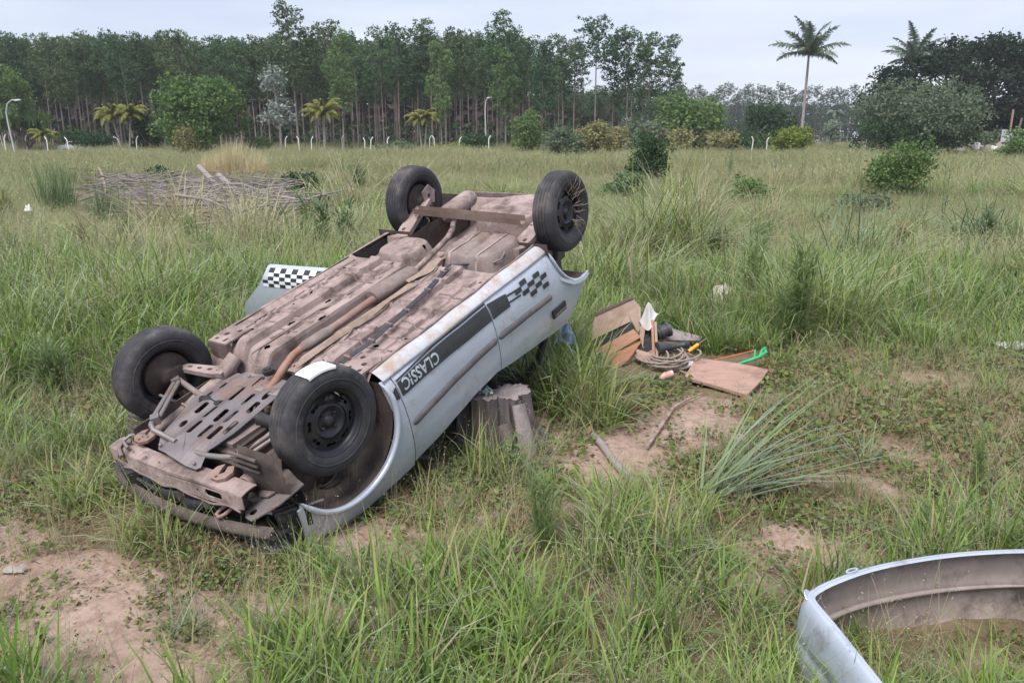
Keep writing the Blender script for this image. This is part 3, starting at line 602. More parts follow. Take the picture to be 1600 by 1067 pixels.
# --- front suspension
for sg in (1, -1):
    L_ = .30
    V, Fc = plate([(0, -.045), (.07, -.035), (.15, -.032), (.24, -.030), (.30, -.022), (.315, 0), (.30, .022), (.24, .032), (.15, .045), (.06, .055), (0, .045)], [oval(.09, .004, .017, .013), oval(.155, .004, .015, .012), oval(.215, 0, .014, .011), oval(.03, .008, .02, .012)], .028)
    a = Vector((1.03, sg * .36, .262)); b = Vector((1.15, sg * .64, .235)); u = (b - a).normalized(); s = u.cross(Vector((0, 0, 1)))
    ca = MB().add([a + u * v.x + s * v.y + Vector((0, 0, v.z + .010 * math.cos(v.x * 10))) for v in V], Fc).build('control_arm', 'under', CAR)
    MB().lathe([(.001, -.02), (.022, -.02), (.026, 0), (.022, .02), (.001, .02)], 14, Matrix.Translation(b) @ Matrix.Rotation(math.pi / 2, 4, 'X')).build('ball_joint', 'greymetal', ca)
    for k in range(2):
        o = Vector((.0, 0, 0)) + Vector((.022 * k, sg * -.030 * k, .012 * k))
        if sg > 0: pts = [cp(276 + 6 * k, 592, .262), cp(258 + 7 * k, 622, .262), cp(240 + 9 * k, 652, .27)]
        else: pts = [cp(450 + 6 * k, 655 + 6 * k, .262), cp(415 + 5 * k, 684 + 6 * k, .27), cp(380 + 5 * k, 707 + 6 * k, .285)]
        MB().tube(pts, .014 if k == 0 else .012, 8).build('tension_rod', 'greymetal', CAR)
    if sg > 0: bar = [cp(240, 655, .27), cp(236, 664, .275), cp(240, 672, .29), cp(252, 678, .31), cp(275, 690, .33)]; cl = [cp(275, 595, .262), cp(243, 655, .27)]; tow = (225, 683)
    else: bar = [cp(382, 706, .285), cp(366, 714, .29), cp(345, 714, .31), cp(325, 712, .33), cp(300, 705, .34)]; cl = [cp(380, 710, .28), cp(440, 662, .262)]; tow = (345, 740)
    MB().tube(bar, .015, 10).build('anti_roll_bar', 'greymetal', CAR)
    for q in cl: MB().box(q, (.045, .055, .045), (0, 0, .6)).build('clamp', 'greymetal', CAR)
    t0 = cp(tow[0], tow[1], .345); t0[1] += 0
    hook = [(-.07, -.03), (-.03, -.055), (.02, -.05), (.05, -.02), (.05, .02), (.02, .05), (-.03, .045), (-.06, .02), (-.02, .012), (.015, 0), (-.01, -.018), (-.05, -.005)]
    V, Fc = plate(hook, [oval(.03, .0, .008, .008, n=8)], .016)
    MB().add([(t0[0] + v.x * .9, t0[1] + v.y * 1.2, t0[2] + v.z + v.x * .1) for v in V], Fc).build('tow_hook', 'rust2', CAR)
    MB().tube([(1.20, sg * .62, .25), (1.22, sg * .36, .33), (1.24, sg * .20, .36)], [.016, .018, .034], 10).build('drive_shaft', 'under2', CAR)
    MB().tube([(1.24, sg * .34, .325), (1.24, sg * .28, .335), (1.24, sg * .22, .345), (1.24, sg * .17, .35)], [.022, .038, .034, .045], 12).build('joint_boot', 'black', CAR)
    MB().tube([(1.33, sg * .60, .30), (1.30, sg * .30, .36)], .009, 8).build('tie_rod', 'greymetal', CAR)
    MB().box((1.20, sg * .60, .27), (.09, .05, .15), (0, .1, 0)).build('steering_knuckle', 'darkmetal', CAR)
# --- engine, gearbox and the parts hanging under the bonnet
eb = MB(); eb.box((1.36, -.06, .55), (.36, .44, .30)).box((1.36, -.06, .40), (.30, .34, .06), None, 1.0); eb.build('engine_block', 'darkmetal', CAR, clamp=.03)
MB().tube([(1.38, .16, .46), (1.37, .24, .45), (1.36, .34, .46), (1.36, .40, .47)], [.13, .125, .10, .06], 16).build('gearbox', 'under2', CAR, clamp=.03)
MB().tube([(1.40, -.28, .46), (1.40, -.31, .46)], [.085, .085], 20).tube([(1.40, -.31, .46), (1.40, -.335, .46)], [.06, .06], 20).build('crank_pulley', 'darkmetal', CAR)
MB().tube([(1.52, -.34, .48), (1.52, -.42, .48)], [.055, .055], 16).build('alternator', 'greymetal', CAR)
for k in range(6):
    q = cp(300 + 9 * k + 3 * (k % 2), 640 - 9 * k, .37); MB().box(q, (.05, .05, .07), (k, .3 * k, .5 * k)).build('gearbox_rib', 'under2', CAR)
MB().tube([cp(372, 672, .42), cp(385, 650, .40), cp(378, 630, .42)], .03, 10).build('oil_sump', 'under2', CAR)
MB().box((1.34, -.06, .385), (.26, .28, .07), (0, .05, 0)).build('oil_pan', 'under2', CAR)
MB().tube([cp(420, 600, .36), cp(445, 620, .36), cp(450, 645, .38)], .02, 8).build('coolant_hose', 'black', CAR)
MB().tube([cp(400, 640, .40), cp(425, 640, .38), cp(455, 635, .36)], .022, 10).build('subframe_tube', 'rust2', CAR)
MB().box((1.03, .0, .33), (.10, .86, .05)).build('subframe', 'under2', CAR)
q = cp(418, 577, .23); MB().tube([q + [0, 0, .03], q], [.03, .035], 14).tube([q, q - [0, 0, .01]], [.022, .018], 10).build('gear_linkage_boot', 'black', CAR)
# skid plate with slots
Z7 = lambda x, y: (170 + x / 2.965, 500 + y / 2.965)
szx = lambda x: .300 + (x - .95) * .045
def sk(x, y):
    px, py = Z7(x, y); z = .31
    for _ in range(3): q = cp(px, py, z); z = szx(q[0])
    return q
outl = [sk(*p) for p in ((225, 590), (240, 545), (300, 470), (335, 425), (385, 365), (450, 328), (520, 285), (640, 245), (705, 250), (780, 265), (840, 298), (790, 345), (720, 405), (655, 465), (585, 525), (505, 578), (465, 600), (448, 640), (425, 678), (400, 687), (330, 655))]
slots = []
for (x, y, a) in ((645, 280, .05), (695, 290, .05), (745, 302, .045), (598, 343, .07), (645, 365, .055), (732, 352, .04), (670, 405, .05), (472, 425, .055), (520, 440, .055), (568, 450, .055), (400, 497, .055), (447, 510, .055), (494, 525, .055), (563, 497, .055), (535, 302, .04), (450, 355, .055), (432, 408, .05), (345, 480, .03)):
    q = sk(x, y); slots.append(oval(q[0], q[1], a, .0165, -.12, 16, slot=a > .045))
V, Fc = plate([(q[0], q[1]) for q in outl], slots, .005)
bm = bmesh.new(); vv = [bm.verts.new(v) for v in V]; bm.verts.ensure_lookup_table()
for q in Fc:
    try: bm.faces.new([vv[i] for i in q])
    except ValueError: pass
bmesh.ops.triangulate(bm, faces=bm.faces); bmesh.ops.subdivide_edges(bm, edges=[e for e in bm.edges if e.calc_length() > .05], cuts=2)
mb = MB(); bm.verts.index_update()
mb.add([(v.co.x, v.co.y, v.co.z + szx(v.co.x) + .006 * math.sin(v.co.y * 42) * smooth01(.0, .1, 1.75 - v.co.x) + .012 * smooth01(1.58, 1.70, v.co.x)) for v in bm.verts], [tuple(v.index for v in f.verts) for f in bm.faces]); bm.free()
sko = mb.build('skid_plate', 'skid', CAR)
for p in ((240, 580), (395, 665), (455, 610), (805, 320), (650, 262)):
    q = sk(*p); MB().lathe([(.001, -.012), (.009, -.010), (.010, 0)], 8, Matrix.Translation(q) @ Matrix.Rotation(math.pi / 2, 4, 'X')).build('bolt', 'greymetal', sko)
# radiator crossmember: folded sheet with slots in its front face
bow = lambda y: 1.735 - .05 * y * y
V, Fc = plate([(-.56, 0), (-.57, .060), (-.50, .078), (-.38, .074), (-.3, .079), (-.12, .074), (0, .080), (.18, .072), (.3, .076), (.42, .066), (.53, .060), (.56, 0)], [oval(-.36, .038, .062, .018, slot=True, n=16), oval(.43, .034, .05, .015, slot=True, n=16), oval(-.24, .045, .008, .010, n=8), oval(.30, .05, .008, .008, n=8), oval(.10, .05, .007, .007, n=8)], .006)
bm = bmesh.new(); vv = [bm.verts.new(v) for v in V]
for q in Fc:
    try: bm.faces.new([vv[i] for i in q])
    except ValueError: pass
bmesh.ops.triangulate(bm, faces=bm.faces); bmesh.ops.subdivide_edges(bm, edges=[e for e in bm.edges if e.calc_length() > .08], cuts=3); bm.verts.index_update()
mb = MB(); mb.add([(bow(v.co.x) + v.co.z + v.co.y * .25, v.co.x, .378 + v.co.y + .012 * math.sin(v.co.x * 5)) for v in bm.verts], [tuple(v.index for v in f.verts) for f in bm.faces]); bm.free()
mb.grid(lambda y, t: (bow(y) - .095 * t, y, .376 + .012 * math.sin(y * 5) - .006 * math.sin(t * 3.1)), np.linspace(-.56, .56, 40), np.linspace(0, 1, 6), thick=(0, 0, .006))
xm = mb.build('radiator_crossmember', 'under', CAR)
for k in range(9): MB().lathe([(.001, -.004), (.005, -.003), (.006, .002)], 8, Matrix.Translation((bow(-.48 + .12 * k) - .03, -.48 + .12 * k, .372)) @ Matrix.Rotation(math.pi / 2, 4, 'X')).build('rivet', 'rust2', xm)
MB().grid(lambda y, t: (1.70 - .04 * y * y - .02 * t, y, .47 + .26 * t), np.linspace(-.50, .46, 20), np.linspace(0, 1, 6), thick=(-.04, 0, 0)).build('radiator', 'black', CAR, clamp=.02)
MB().tube([(bow(y) + .022 + .004 * math.sin(y * 31), y, .456 + .010 * math.sin(y * 17) - .01 * abs(y)) for y in np.linspace(-.55, .52, 40)], .006, 6).build('crossmember_lip', 'under2', xm)
for (px, py, z, d) in ((262, 752, .49, (.05, .03, .09)), (292, 770, .50, (.06, .05, .08)), (236, 748, .50, (.06, .07, .06)), (345, 787, .50, (.05, .05, .09)), (206, 738, .49, (.07, .04, .08))):
    MB().box(cp(px, py, z), d, (px * .1, py * .07, px * .05), .8).build('grille_fragment', 'blackgloss', CAR)
MB().tube([cp(200, 700, .36), cp(193, 690, .35), cp(203, 680, .35), cp(222, 678, .34), cp(232, 684, .34)], .010, 6).build('bent_bracket', 'greymetal', CAR)
MB().tube([cp(190, 712, .38), cp(186, 700, .37), cp(192, 690, .36), cp(205, 690, .36)], .012, 6, flat=.5).build('bent_bracket', 'under2', CAR)
# dented black fan shroud, pipes and brackets below the crossmember
a = cp(252, 764, .50); b = cp(318, 790, .50)
MB().grid(lambda t, v: Vector(a).lerp(Vector(b), t) + Vector((.02 * math.sin(v * 3.1) + .01 * math.sin(t * 11), 0, -.02 + .07 * v)), np.linspace(0, 1, 16), np.linspace(0, 1, 8), thick=(-.02, 0, 0)).build('fan_shroud', 'blackgloss', CAR)
mb = MB(); q = cp(322, 790, .50); mb.tube([q + [.0, 0, -.01], q + [-.10, .02, .02]], .022, 14); mb.build('rubber_mount', 'moulding', CAR)
MB().tube([cp(372, 785, .48), cp(352, 803, .50), cp(342, 808, .51), cp(338, 803, .51), cp(346, 795, .50), cp(362, 783, .48)], .010, 8).build('hook_loop', 'rust2', CAR)
MB().tube([cp(184, 718, .45), cp(200, 742, .48), cp(225, 752, .50), cp(250, 768, .51)], .014, 8).build('coolant_hose', 'black', CAR)
MB().box(cp(215, 745, .52), (.12, .16, .12), (.2, .1, .3)).build('horn_bracket', 'black', CAR)
# crushed bumper bar, a dark strip curving round the nose
bpx = [(182, 728), (188, 745), (205, 764), (240, 785), (275, 800), (310, 812), (345, 822), (385, 830), (425, 836)]
bz = [.46, .49, .52, .54, .55, .555, .55, .54, .53]
bp = [Vector(cp(x, y, z)) for (x, y), z in zip(bpx, bz)]
mb = MB(); mb.grid(lambda i, v: bp[i] + Vector((.016 * math.sin(v * 3.1), 0, -.018 + .055 * v)), range(9), np.linspace(0, 1, 6), thick=(-.03, .01, 0)); mb.build('bumper_bar', 'liner', CAR)
mb = MB(); mb.grid(lambda i, v: bp[i] + Vector((-.03 - .16 * v, 0, .035 + .03 * v)), range(9), np.linspace(0, 1, 4), thick=(0, 0, .01)); mb.build('lower_grille', 'black', CAR, clamp=.015)
# right front corner: apron with holes, lamp carrier with fins, bent trim
def px_plate(pts, holes, z, th, name, m, par=CAR, tilt=(0, 0)):
    O = [cp(x, y, z) for x, y in pts]; H = [[cp(x, y, z) for x, y in h] for h in holes]
    V, Fc = plate([(q[0], q[1]) for q in O], [[(q[0], q[1]) for q in h] for h in H], th); c = np.mean(O, 0)
    return MB().add([(v.x, v.y, z + v.z + (v.x - c[0]) * tilt[0] + (v.y - c[1]) * tilt[1]) for v in V], Fc).build(name, m, par)
px_plate([(383, 752), (415, 738), (437, 728), (452, 735), (470, 762), (482, 776), (462, 788), (440, 800), (418, 806), (392, 812), (380, 800), (378, 772)], [oval(416, 755, 4, 4.5), oval(428, 773, 4, 4.5), oval(394, 795, 7, 6)], .46, .008, 'apron_bracket', 'greymetal', tilt=(.15, .35))
px_plate([(402, 752), (436, 738), (446, 752), (444, 770), (420, 778), (404, 772)], [oval(416, 757, 3, 3.5)], .45, .010, 'apron_plate', 'under2', tilt=(.15, .35))
q = cp(455, 800, .56); lampo = MB().box(q, (.16, .16, .10), (0, .1, .5)).build('lamp_carrier', 'blackgloss', CAR)
for k in range(5): MB().box(Vector(q) + Vector((.05 - .012 * k, -.04 + .03 * k, -.055)), (.11, .008, .02), (0, .1, .5)).build('lamp_fin', 'moulding', lampo)
MB().tube([cp(432, 812, .56), cp(452, 800, .55), cp(480, 788, .56), cp(505, 780, .58)], [.010, .014, .012, .010], 8, flat=.5).build('bent_trim', 'greymetal', CAR)
# paper sheet folded over the top of the near front tyre
hw = hub0.matrix_basis
pm = MB(); pm.grid(lambda t, y: hw @ Vector((math.cos(t) * (.2895 + .002 * math.sin(y * 90)), y, math.sin(t) * .2895)) if y > -.075 else hw @ Vector((math.cos(t) * (.289 + (y + .075) * .8), -.0775, math.sin(t) * (.289 + (y + .075) * .8))), np.linspace(-1.66, -1.08, 10), np.concatenate([np.linspace(-.095, -.078, 4), np.linspace(-.07, .03, 7)]))
pp = pm.build('paper_sheet', 'paper'); pp.matrix_world = CAR.matrix_world.copy()
tag(pp, 'white sheet of paper draped over the upturned tyre next to the slotted steel plate', 'paper')
# ------------------------------------------------------------------ stump, bumper cover and the things thrown about
M['bark'] = mat('weathered_stump', (.080, .066, .064), (.155, .130, .127), 9, .9, c3=(.08, .058, .05), c3amt=.5, c3scale=6, bump=.7, bscale=25, stretch=(1, 1, .25))
M['cutwood'] = mat('grey_cut_wood', (.19, .162, .16), (.28, .24, .235), 12, .9, c3=(.14, .10, .09), c3amt=.4, c3scale=10, bump=.4, bscale=40)
M['plywood'] = mat('reddish_plywood', (.31, .185, .145), (.40, .255, .205), 5, .75, c3=(.19, .115, .09), c3amt=.45, c3scale=4, stretch=(1, 5, 5), bump=.08)
M['plyedge'] = mat('plywood_edge', (.25, .16, .12), (.34, .23, .18), 20, .8)
M['tan'] = mat('tan_fibreboard', (.29, .20, .155), (.36, .26, .205), 6, .85, c3=(.19, .125, .095), c3amt=.4, bump=.05)
M['orangewood'] = mat('orange_veneer', (.30, .125, .065), (.37, .175, .10), 4, .6, c3=(.20, .085, .05), c3amt=.4, stretch=(1, 6, 6))
M['darkwood'] = mat('dark_stained_edge', (.06, .03, .025), (.10, .055, .045), 10, .6)
M['charcoal'] = mat('charcoal_plastic', (.030, .032, .040), (.055, .056, .066), 12, .5)
M['lining'] = mat('black_lining', (.016, .017, .022), (.03, .03, .036), 10, .85)
M['rope'] = mat('grey_brown_rope', (.24, .19, .165), (.36, .29, .26), 60, .9, bump=.6, bscale=120)
M['cloth'] = mat('white_cloth', (.42, .40, .40), (.52, .50, .50), 6, .9, c3=(.42, .36, .33), c3amt=.35, c3scale=5)
M['rag'] = mat('cream_rag', (.46, .42, .36), (.56, .53, .47), 9, .9, c3=(.45, .36, .26), c3amt=.3, c3scale=12)
M['bluecloth'] = mat('blue_cloth', (.07, .16, .36), (.14, .26, .50), 15, .85, c3=(.62, .66, .74), c3amt=.55, c3scale=14)
M['green'] = mat('green_plastic', (.02, .30, .11), (.05, .40, .17), 10, .45)
M['red'] = mat('orange_red_paint', (.50, .09, .035), (.58, .14, .06), 10, .5)
M['canred'] = mat('red_tin', (.45, .06, .05), (.75, .70, .68), 18, .4)
M['yellow'] = mat('amber_handle', (.70, .30, .03), (.78, .40, .06), 10, .4)
M['concrete'] = mat('grey_slab', (.24, .21, .205), (.33, .295, .285), 7, .9, bump=.3)
M['stick'] = mat('bare_stick', (.26, .19, .165), (.40, .31, .27), 14, .9, c3=(.13, .085, .07), c3amt=.4, c3scale=12, bump=.4, bscale=50)
M['bleached'] = mat('bleached_branch', (.20, .175, .175), (.32, .285, .28), 6, .9, c3=(.15, .11, .10), c3amt=.35, c3scale=6, bump=.3)
M['plastic'] = mat('crumpled_plastic', (.52, .54, .55), (.70, .71, .71), 12, .3)
M['bumper_in'] = mat('dusty_bumper_inside', (.25, .205, .195), (.345, .285, .268), 5, .8, c3=(.10, .082, .082), c3amt=.42, c3scale=3.5, bump=.08)
M['paint_scuffed'] = mat('scuffed_silver_paint', (.40, .45, .54), (.46, .51, .60), 4, .4, .25, c3=(.26, .25, .27), c3amt=.3, c3scale=6, coat=.3)
def qboard(corners, th, name, m, parent=None, sag=0):
    """board from corners (px, py, Y): each is a real point at its own depth, extruded along the board's normal"""
    P3 = [Vector(at_y(*c)) for c in corners]; n = (P3[1] - P3[0]).cross(P3[2] - P3[0]).normalized() * th
    if n.y < 0: n = -n
    k = len(P3); mb = MB(); mb.add(P3 + [p + n for p in P3], [tuple(range(k)), tuple(range(2 * k - 1, k - 1, -1))] + [(i, (i + 1) % k, k + (i + 1) % k, k + i) for i in range(k)])
    o = mb.build(name, m, parent); return o
# stump
sc_ = gpt(764, 610, .37); SX, SY = sc_[0], sc_[1]
def stump():
    st = empty('tree_stump', (SX, SY, 0)); mb = MB(); n = 128
    rad = lambda t, v: (.225 + .035 * math.sin(t * 3 + 1) + .018 * math.sin(t * 7) + .016 * math.sin(t * 13 + v * 2) + .010 * math.sin(t * 29 + 3 * v) + .006 * math.sin(t * 47)) * (1 + .32 * (1 - v) ** 2.2 * (1 + .5 * math.sin(t * 4 + .6)))
    mb.grid(lambda i, v: (math.cos(2 * math.pi * i / n) * rad(2 * math.pi * i / n, v), math.sin(2 * math.pi * i / n) * rad(2 * math.pi * i / n, v) * .85, -.06 + v * (.42 + .02 * math.sin(2 * math.pi * i / n * 3))), range(n + 1), np.linspace(0, 1, 16)); mb.build('trunk', 'bark', st)
    top = MB(); top.grid(lambda r, i: (math.cos(2 * math.pi * i / n) * rad(2 * math.pi * i / n, 1) * r, math.sin(2 * math.pi * i / n) * rad(2 * math.pi * i / n, 1) * r * .85, .358 + .02 * math.sin(2 * math.pi * i / n * 3) * r + .012 * math.sin(r * 25) * .3 + .01 * math.sin(i * 1.3) * r), np.linspace(0.02, 1, 14), range(n + 1)); top.build('cut_face', 'cutwood', st)
    slab = MB(); slab.tube([(.19, -.16, .33), (.225, -.21, .17), (.27, -.25, -.04)], [.05, .06, .07], 8, flat=.45); slab.build('bark_slab', 'cutwood', st)
    for k, (a, l) in enumerate(((-.35, .38), (-1.1, .34), (.3, .36))):
        MB().tube([(math.cos(a) * .2, math.sin(a) * .17, .18), (math.cos(a) * .30, math.sin(a) * .26, .07), (math.cos(a) * (.3 + l * .4), math.sin(a) * (.26 + l * .35), -.03)], [.06, .055, .025], 8).build('root', 'bark', st)
    tag(st, 'weathered grey tree stump under the side of the overturned car', 'stump')
stump()
gl = MB()
for k in range(80):
    a = rng.random() * .20; x = SX - .17 + a + (rng.random() - .5) * .05; y = SY - .10 + rng.random() * .16; s = .005 + .008 * rng.random()
    gl.box((x, y, .375 + rng.random() * .012), (s, s * 1.2, s * .8), (rng.random() * 3, rng.random() * 3, 0))
tag(gl.build('glass_fragments', 'glass'), 'scatter of bluish shattered glass crumbs on the stump top', 'glass', kind='stuff')
# detached bumper cover
def bumper():
    root = empty('detached_bumper', gpt(1420, 960)); tag(root, 'detached silver car bumper cover standing on edge with dusty brown inside', 'bumper')
    zt = .315
    px = [(1378, 1080), (1362, 1060), (1340, 1032), (1318, 1004), (1294, 974), (1274, 950), (1264, 937), (1263, 928), (1274, 919), (1298, 907), (1345, 890), (1400, 877), (1470, 866), (1540, 860), (1610, 858), (1680, 862), (1740, 872), (1790, 890), (1815, 915), (1810, 950), (1790, 990)]
    T = [Vector(gpt(x, y, zt)) for i, (x, y) in enumerate(px)]
    # smooth the run of points
    Q = []
    for i in range(len(T) - 1):
        p0, p1, p2, p3 = T[max(i - 1, 0)], T[i], T[i + 1], T[min(i + 2, len(T) - 1)]
        for t in (0, .25, .5, .75): Q.append(.5 * ((2 * p1) + (p2 - p0) * t + (2 * p0 - 5 * p1 + 4 * p2 - p3) * t * t + (3 * p1 - p0 - 3 * p2 + p3) * t ** 3))
    Q.append(T[-1]); N = []
    for i in range(len(Q)):
        d = (Q[min(i + 1, len(Q) - 1)] - Q[max(i - 1, 0)]); d.z = 0; d.normalize(); N.append(Vector((-d.y, d.x, 0)))   # outward: left of the run
    if (N[5] - 0 * N[5]).x > 0: N = [-v for v in N]
    prof = [(-.026, -.002), (-.004, .003), (.006, -.002), (.020, -.05), (.026, -.11), (.028, -.150), (.020, -.165), (.028, -.180), (.032, -.24), (.022, -.30), (.010, -.345), (-.02, -.36)]
    o0 = Vector(root.location)
    wf = lambda i: 1 + .0 * i
    mb = MB(); mb.grid(lambda i, k: Q[i] + N[i] * prof[k][0] + Vector((0, 0, prof[k][1])) - o0, range(len(Q)), range(len(prof))); mb.build('outer_skin', 'paint_scuffed', root)
    mb = MB(); mb.grid(lambda i, k: Q[i] + N[i] * (prof[k][0] - .007) + Vector((0, 0, prof[k][1] - .001)) - o0, range(len(Q)), range(1, len(prof))); mb.build('inner_skin', 'bumper_in', root)
    mb = MB(); mb.tube([Q[i] + N[i] * .006 + Vector((0, 0, -.172)) - o0 for i in range(22, 60)], [.004 + .010 * math.sin(math.pi * (i - 22) / 38) for i in range(22, 60)], 6, flat=.8); mb.build('inner_rib', 'bumper_in', root)
    V, Fc = plate(oval(0, 0, .032, .012, n=16), [oval(0, 0, .024, .007, n=14)], .006)
    i = 39; u = (Q[i + 1] - Q[i - 1]).normalized()
    MB().add([Q[i] - o0 + u * v.x + N[i] * (v.y + .004) + Vector((0, 0, .006 + v.z)) for v in V], Fc).build('mount_tab', 'paint_scuffed', root)
    V, Fc = plate([(-.03, 0), (-.02, .02), (0, .028), (.025, .018), (.035, 0)], [], .004)
    i = 27; u = (Q[i + 1] - Q[i - 1]).normalized()
    MB().add([Q[i] - o0 + u * v.x + Vector((0, 0, v.y * .6)) + N[i] * (.0 + v.z + v.y * .5) for v in V], Fc).build('torn_flap', 'paint_scuffed', root)
bumper()
# broken drawer
dr = empty('broken_drawer', (0, 0, 0)); tag(dr, 'smashed wooden drawer box with tan inside and orange veneer panel', 'drawer')
for (c, th, nm, m) in (
    ([(930, 491, 7.12), (988, 465, 7.22), (994, 472, 7.20), (1001, 480, 7.18), (1001, 502, 7.05), (942, 515, 7.02)], .012, 'back_board', 'tan'),
    ([(929, 490, 7.11), (987, 463, 7.21), (990, 466, 7.20), (931, 494, 7.10)], .018, 'back_edge', 'darkwood'),
    ([(930, 492, 7.12), (942, 514, 7.02), (926, 531, 6.88), (922, 526, 6.90)], .012, 'side_board', 'tan'),
    ([(925, 520, 6.92), (982, 492, 7.02), (986, 502, 6.98), (926, 531, 6.88)], .012, 'front_rail', 'tan'),
    ([(982, 491, 7.02), (993, 480, 7.12), (1001, 512, 6.95), (997, 520, 6.90)], .010, 'split_corner', 'tan'),
    ([(922, 531, 6.90), (983, 502, 7.00), (988, 515, 6.95), (935, 545, 6.86)], .008, 'bottom_lining', 'lining'),
    ([(932, 545, 6.84), (990, 514, 6.92), (1001, 527, 6.86), (944, 560, 6.72)], .010, 'veneer_panel', 'orangewood'),
    ([(943, 560, 6.71), (1003, 532, 6.80), (982, 562, 6.55), (946, 589, 6.40)], .010, 'veneer_flap', 'orangewood'),
    ([(922, 526, 6.92), (926, 532, 6.90), (938, 568, 6.75), (934, 570, 6.77)], .010, 'side_edge', 'darkwood')):
    qboard(c, th, nm, m, dr)
# torn cloth, loose slats, loudspeaker parts
cl = MB(); cl.grid(lambda u, v: Vector(at_y(1013, 472, 7.0)).lerp(Vector(at_y(999 + 30 * u, 503 + 14 * math.sin(u * 4), 6.95 - .12 * math.sin(u * 3.1))), v) + Vector((0, .03 * math.sin(u * 9) * v, .01 * math.sin(v * 7))), np.linspace(0, 1, 14), np.linspace(.03, 1, 12), thick=(0, .006, 0)); tag(cl.build('white_cloth', 'cloth'), 'pointed scrap of white cloth hung over upright slats beside the drawer', 'cloth')
for i, (c, m) in enumerate((([(1017, 500, 6.88), (1021, 499, 6.88), (1024, 572, 6.52), (1020, 574, 6.52)], 'orangewood'), ([(1022, 503, 6.86), (1026, 502, 6.86), (1029, 566, 6.55), (1025, 568, 6.55)], 'tan'), ([(994, 545, 6.70), (1030, 556, 6.62), (1026, 570, 6.56), (996, 562, 6.60)], 'plywood'), ([(1000, 510, 6.93), (1009, 503, 6.93), (1004, 543, 6.75), (999, 525, 6.83)], 'tan'))):
    tag(qboard(c, .010, 'wood_slat', m), ['orange edged slat standing upright under the white cloth', 'thin tan slat standing upright behind the orange one', 'short reddish slat lying at the foot of the upright slats', 'pointed tan splinter leaning on the drawer under the cloth'][i], 'slat', 'broken slats beside the drawer')
tag(qboard([(1004, 515, 6.95), (1018, 505, 6.95), (1022, 555, 6.70), (996, 548, 6.72)], .02, 'black_panel', 'lining'), 'black padded panel behind the upright slats', 'panel')
a = Vector(at_y(1026, 522, 6.92)); b = Vector(at_y(1046, 514, 6.95))
mt = MB(); mt.tube([a, a.lerp(b, .2), a.lerp(b, .22), a.lerp(b, .45), a.lerp(b, .47), a.lerp(b, .75), a.lerp(b, .77), b], [.060, .060, .068, .068, .058, .058, .066, .066], 20, sm=False); tag(mt.build('speaker_magnet', 'charcoal'), 'dark ribbed cylinder beside the weathered plank, behind the slats', 'cylinder')
tag(qboard([(1040, 511, 7.10), (1046, 512, 7.10), (1097, 526, 7.05), (1094, 532, 7.00), (1042, 531, 6.98)], .02, 'weathered_plank', 'cutwood'), 'weathered grey plank lying behind the dark cylinder', 'plank')
a = Vector(at_y(1026, 545, 6.65)); b = Vector(at_y(1075, 538, 6.75))
fn_ = MB(); fn_.tube([a, a.lerp(b, .12), a.lerp(b, .5), a.lerp(b, .80), a.lerp(b, .82), a.lerp(b, .87), a.lerp(b, .89), a.lerp(b, .94), b], [.062, .052, .030, .022, .034, .034, .026, .036, .030], 20); tag(fn_.build('horn_funnel', 'charcoal'), 'dark plastic funnel lying between the rope and the plank', 'funnel')
a = Vector(at_y(1076, 549, 6.62)); b = Vector(at_y(1095, 535, 6.70))
tool = empty('yellow_tool', (0, 0, 0)); tag(tool, 'amber handled hand tool next to the dark funnel tip', 'tool')
MB().tube([a, a.lerp(b, .1), a.lerp(b, .5), a.lerp(b, .75)], [.012, .018, .016, .018], 10).build('handle', 'yellow', tool); MB().tube([a.lerp(b, .74), b + (b - a) * .5], [.006, .004], 8).build('shaft', 'greymetal', tool)
# heap of rope
c0 = Vector(gpt(1040, 572)); pts = []
for k in range(170):
    t = k * .36; r = .07 + .10 * abs(math.sin(k * .071)) ; pts.append(c0 + Vector((math.cos(t) * r * (1.1 + .3 * math.sin(k * .13)) + .06 * math.sin(k * .05), math.sin(t) * r * 1.4, .03 + .045 * (1 + math.sin(k * .37)) * (1 - r * 3) + .0004 * k)))
pts += [Vector(gpt(x, y, .02)) for x, y in ((1062, 565), (1068, 573), (1064, 580), (1072, 583), (1079, 580))]
tag(MB().tube(pts, .0095, 6).build('rope_coil', 'rope'), 'tangled grey brown rope heaped in front of the slats', 'rope')
q = Vector(gpt(1033, 592, .05)); tag(MB().tube([q, q + Vector((.03, -.02, .035)), q + Vector((.09, -.01, .05))], [.022, .028, .028], 12).build('crushed_can', 'canred'), 'crushed red and white tin in front of the rope', 'can')
hm = empty('hammer'); a = Vector(gpt(1024, 588, .05)); b = Vector(gpt(990, 626, .03)); MB().tube([a, b], [.009, .010], 8).build('shaft', 'greymetal', hm); MB().tube([b, b + (b - a).normalized() * .05], [.022, .020], 10).build('head', 'rust', hm); tag(hm, 'metal rod with a rusty knob end lying below the rope', 'rod')
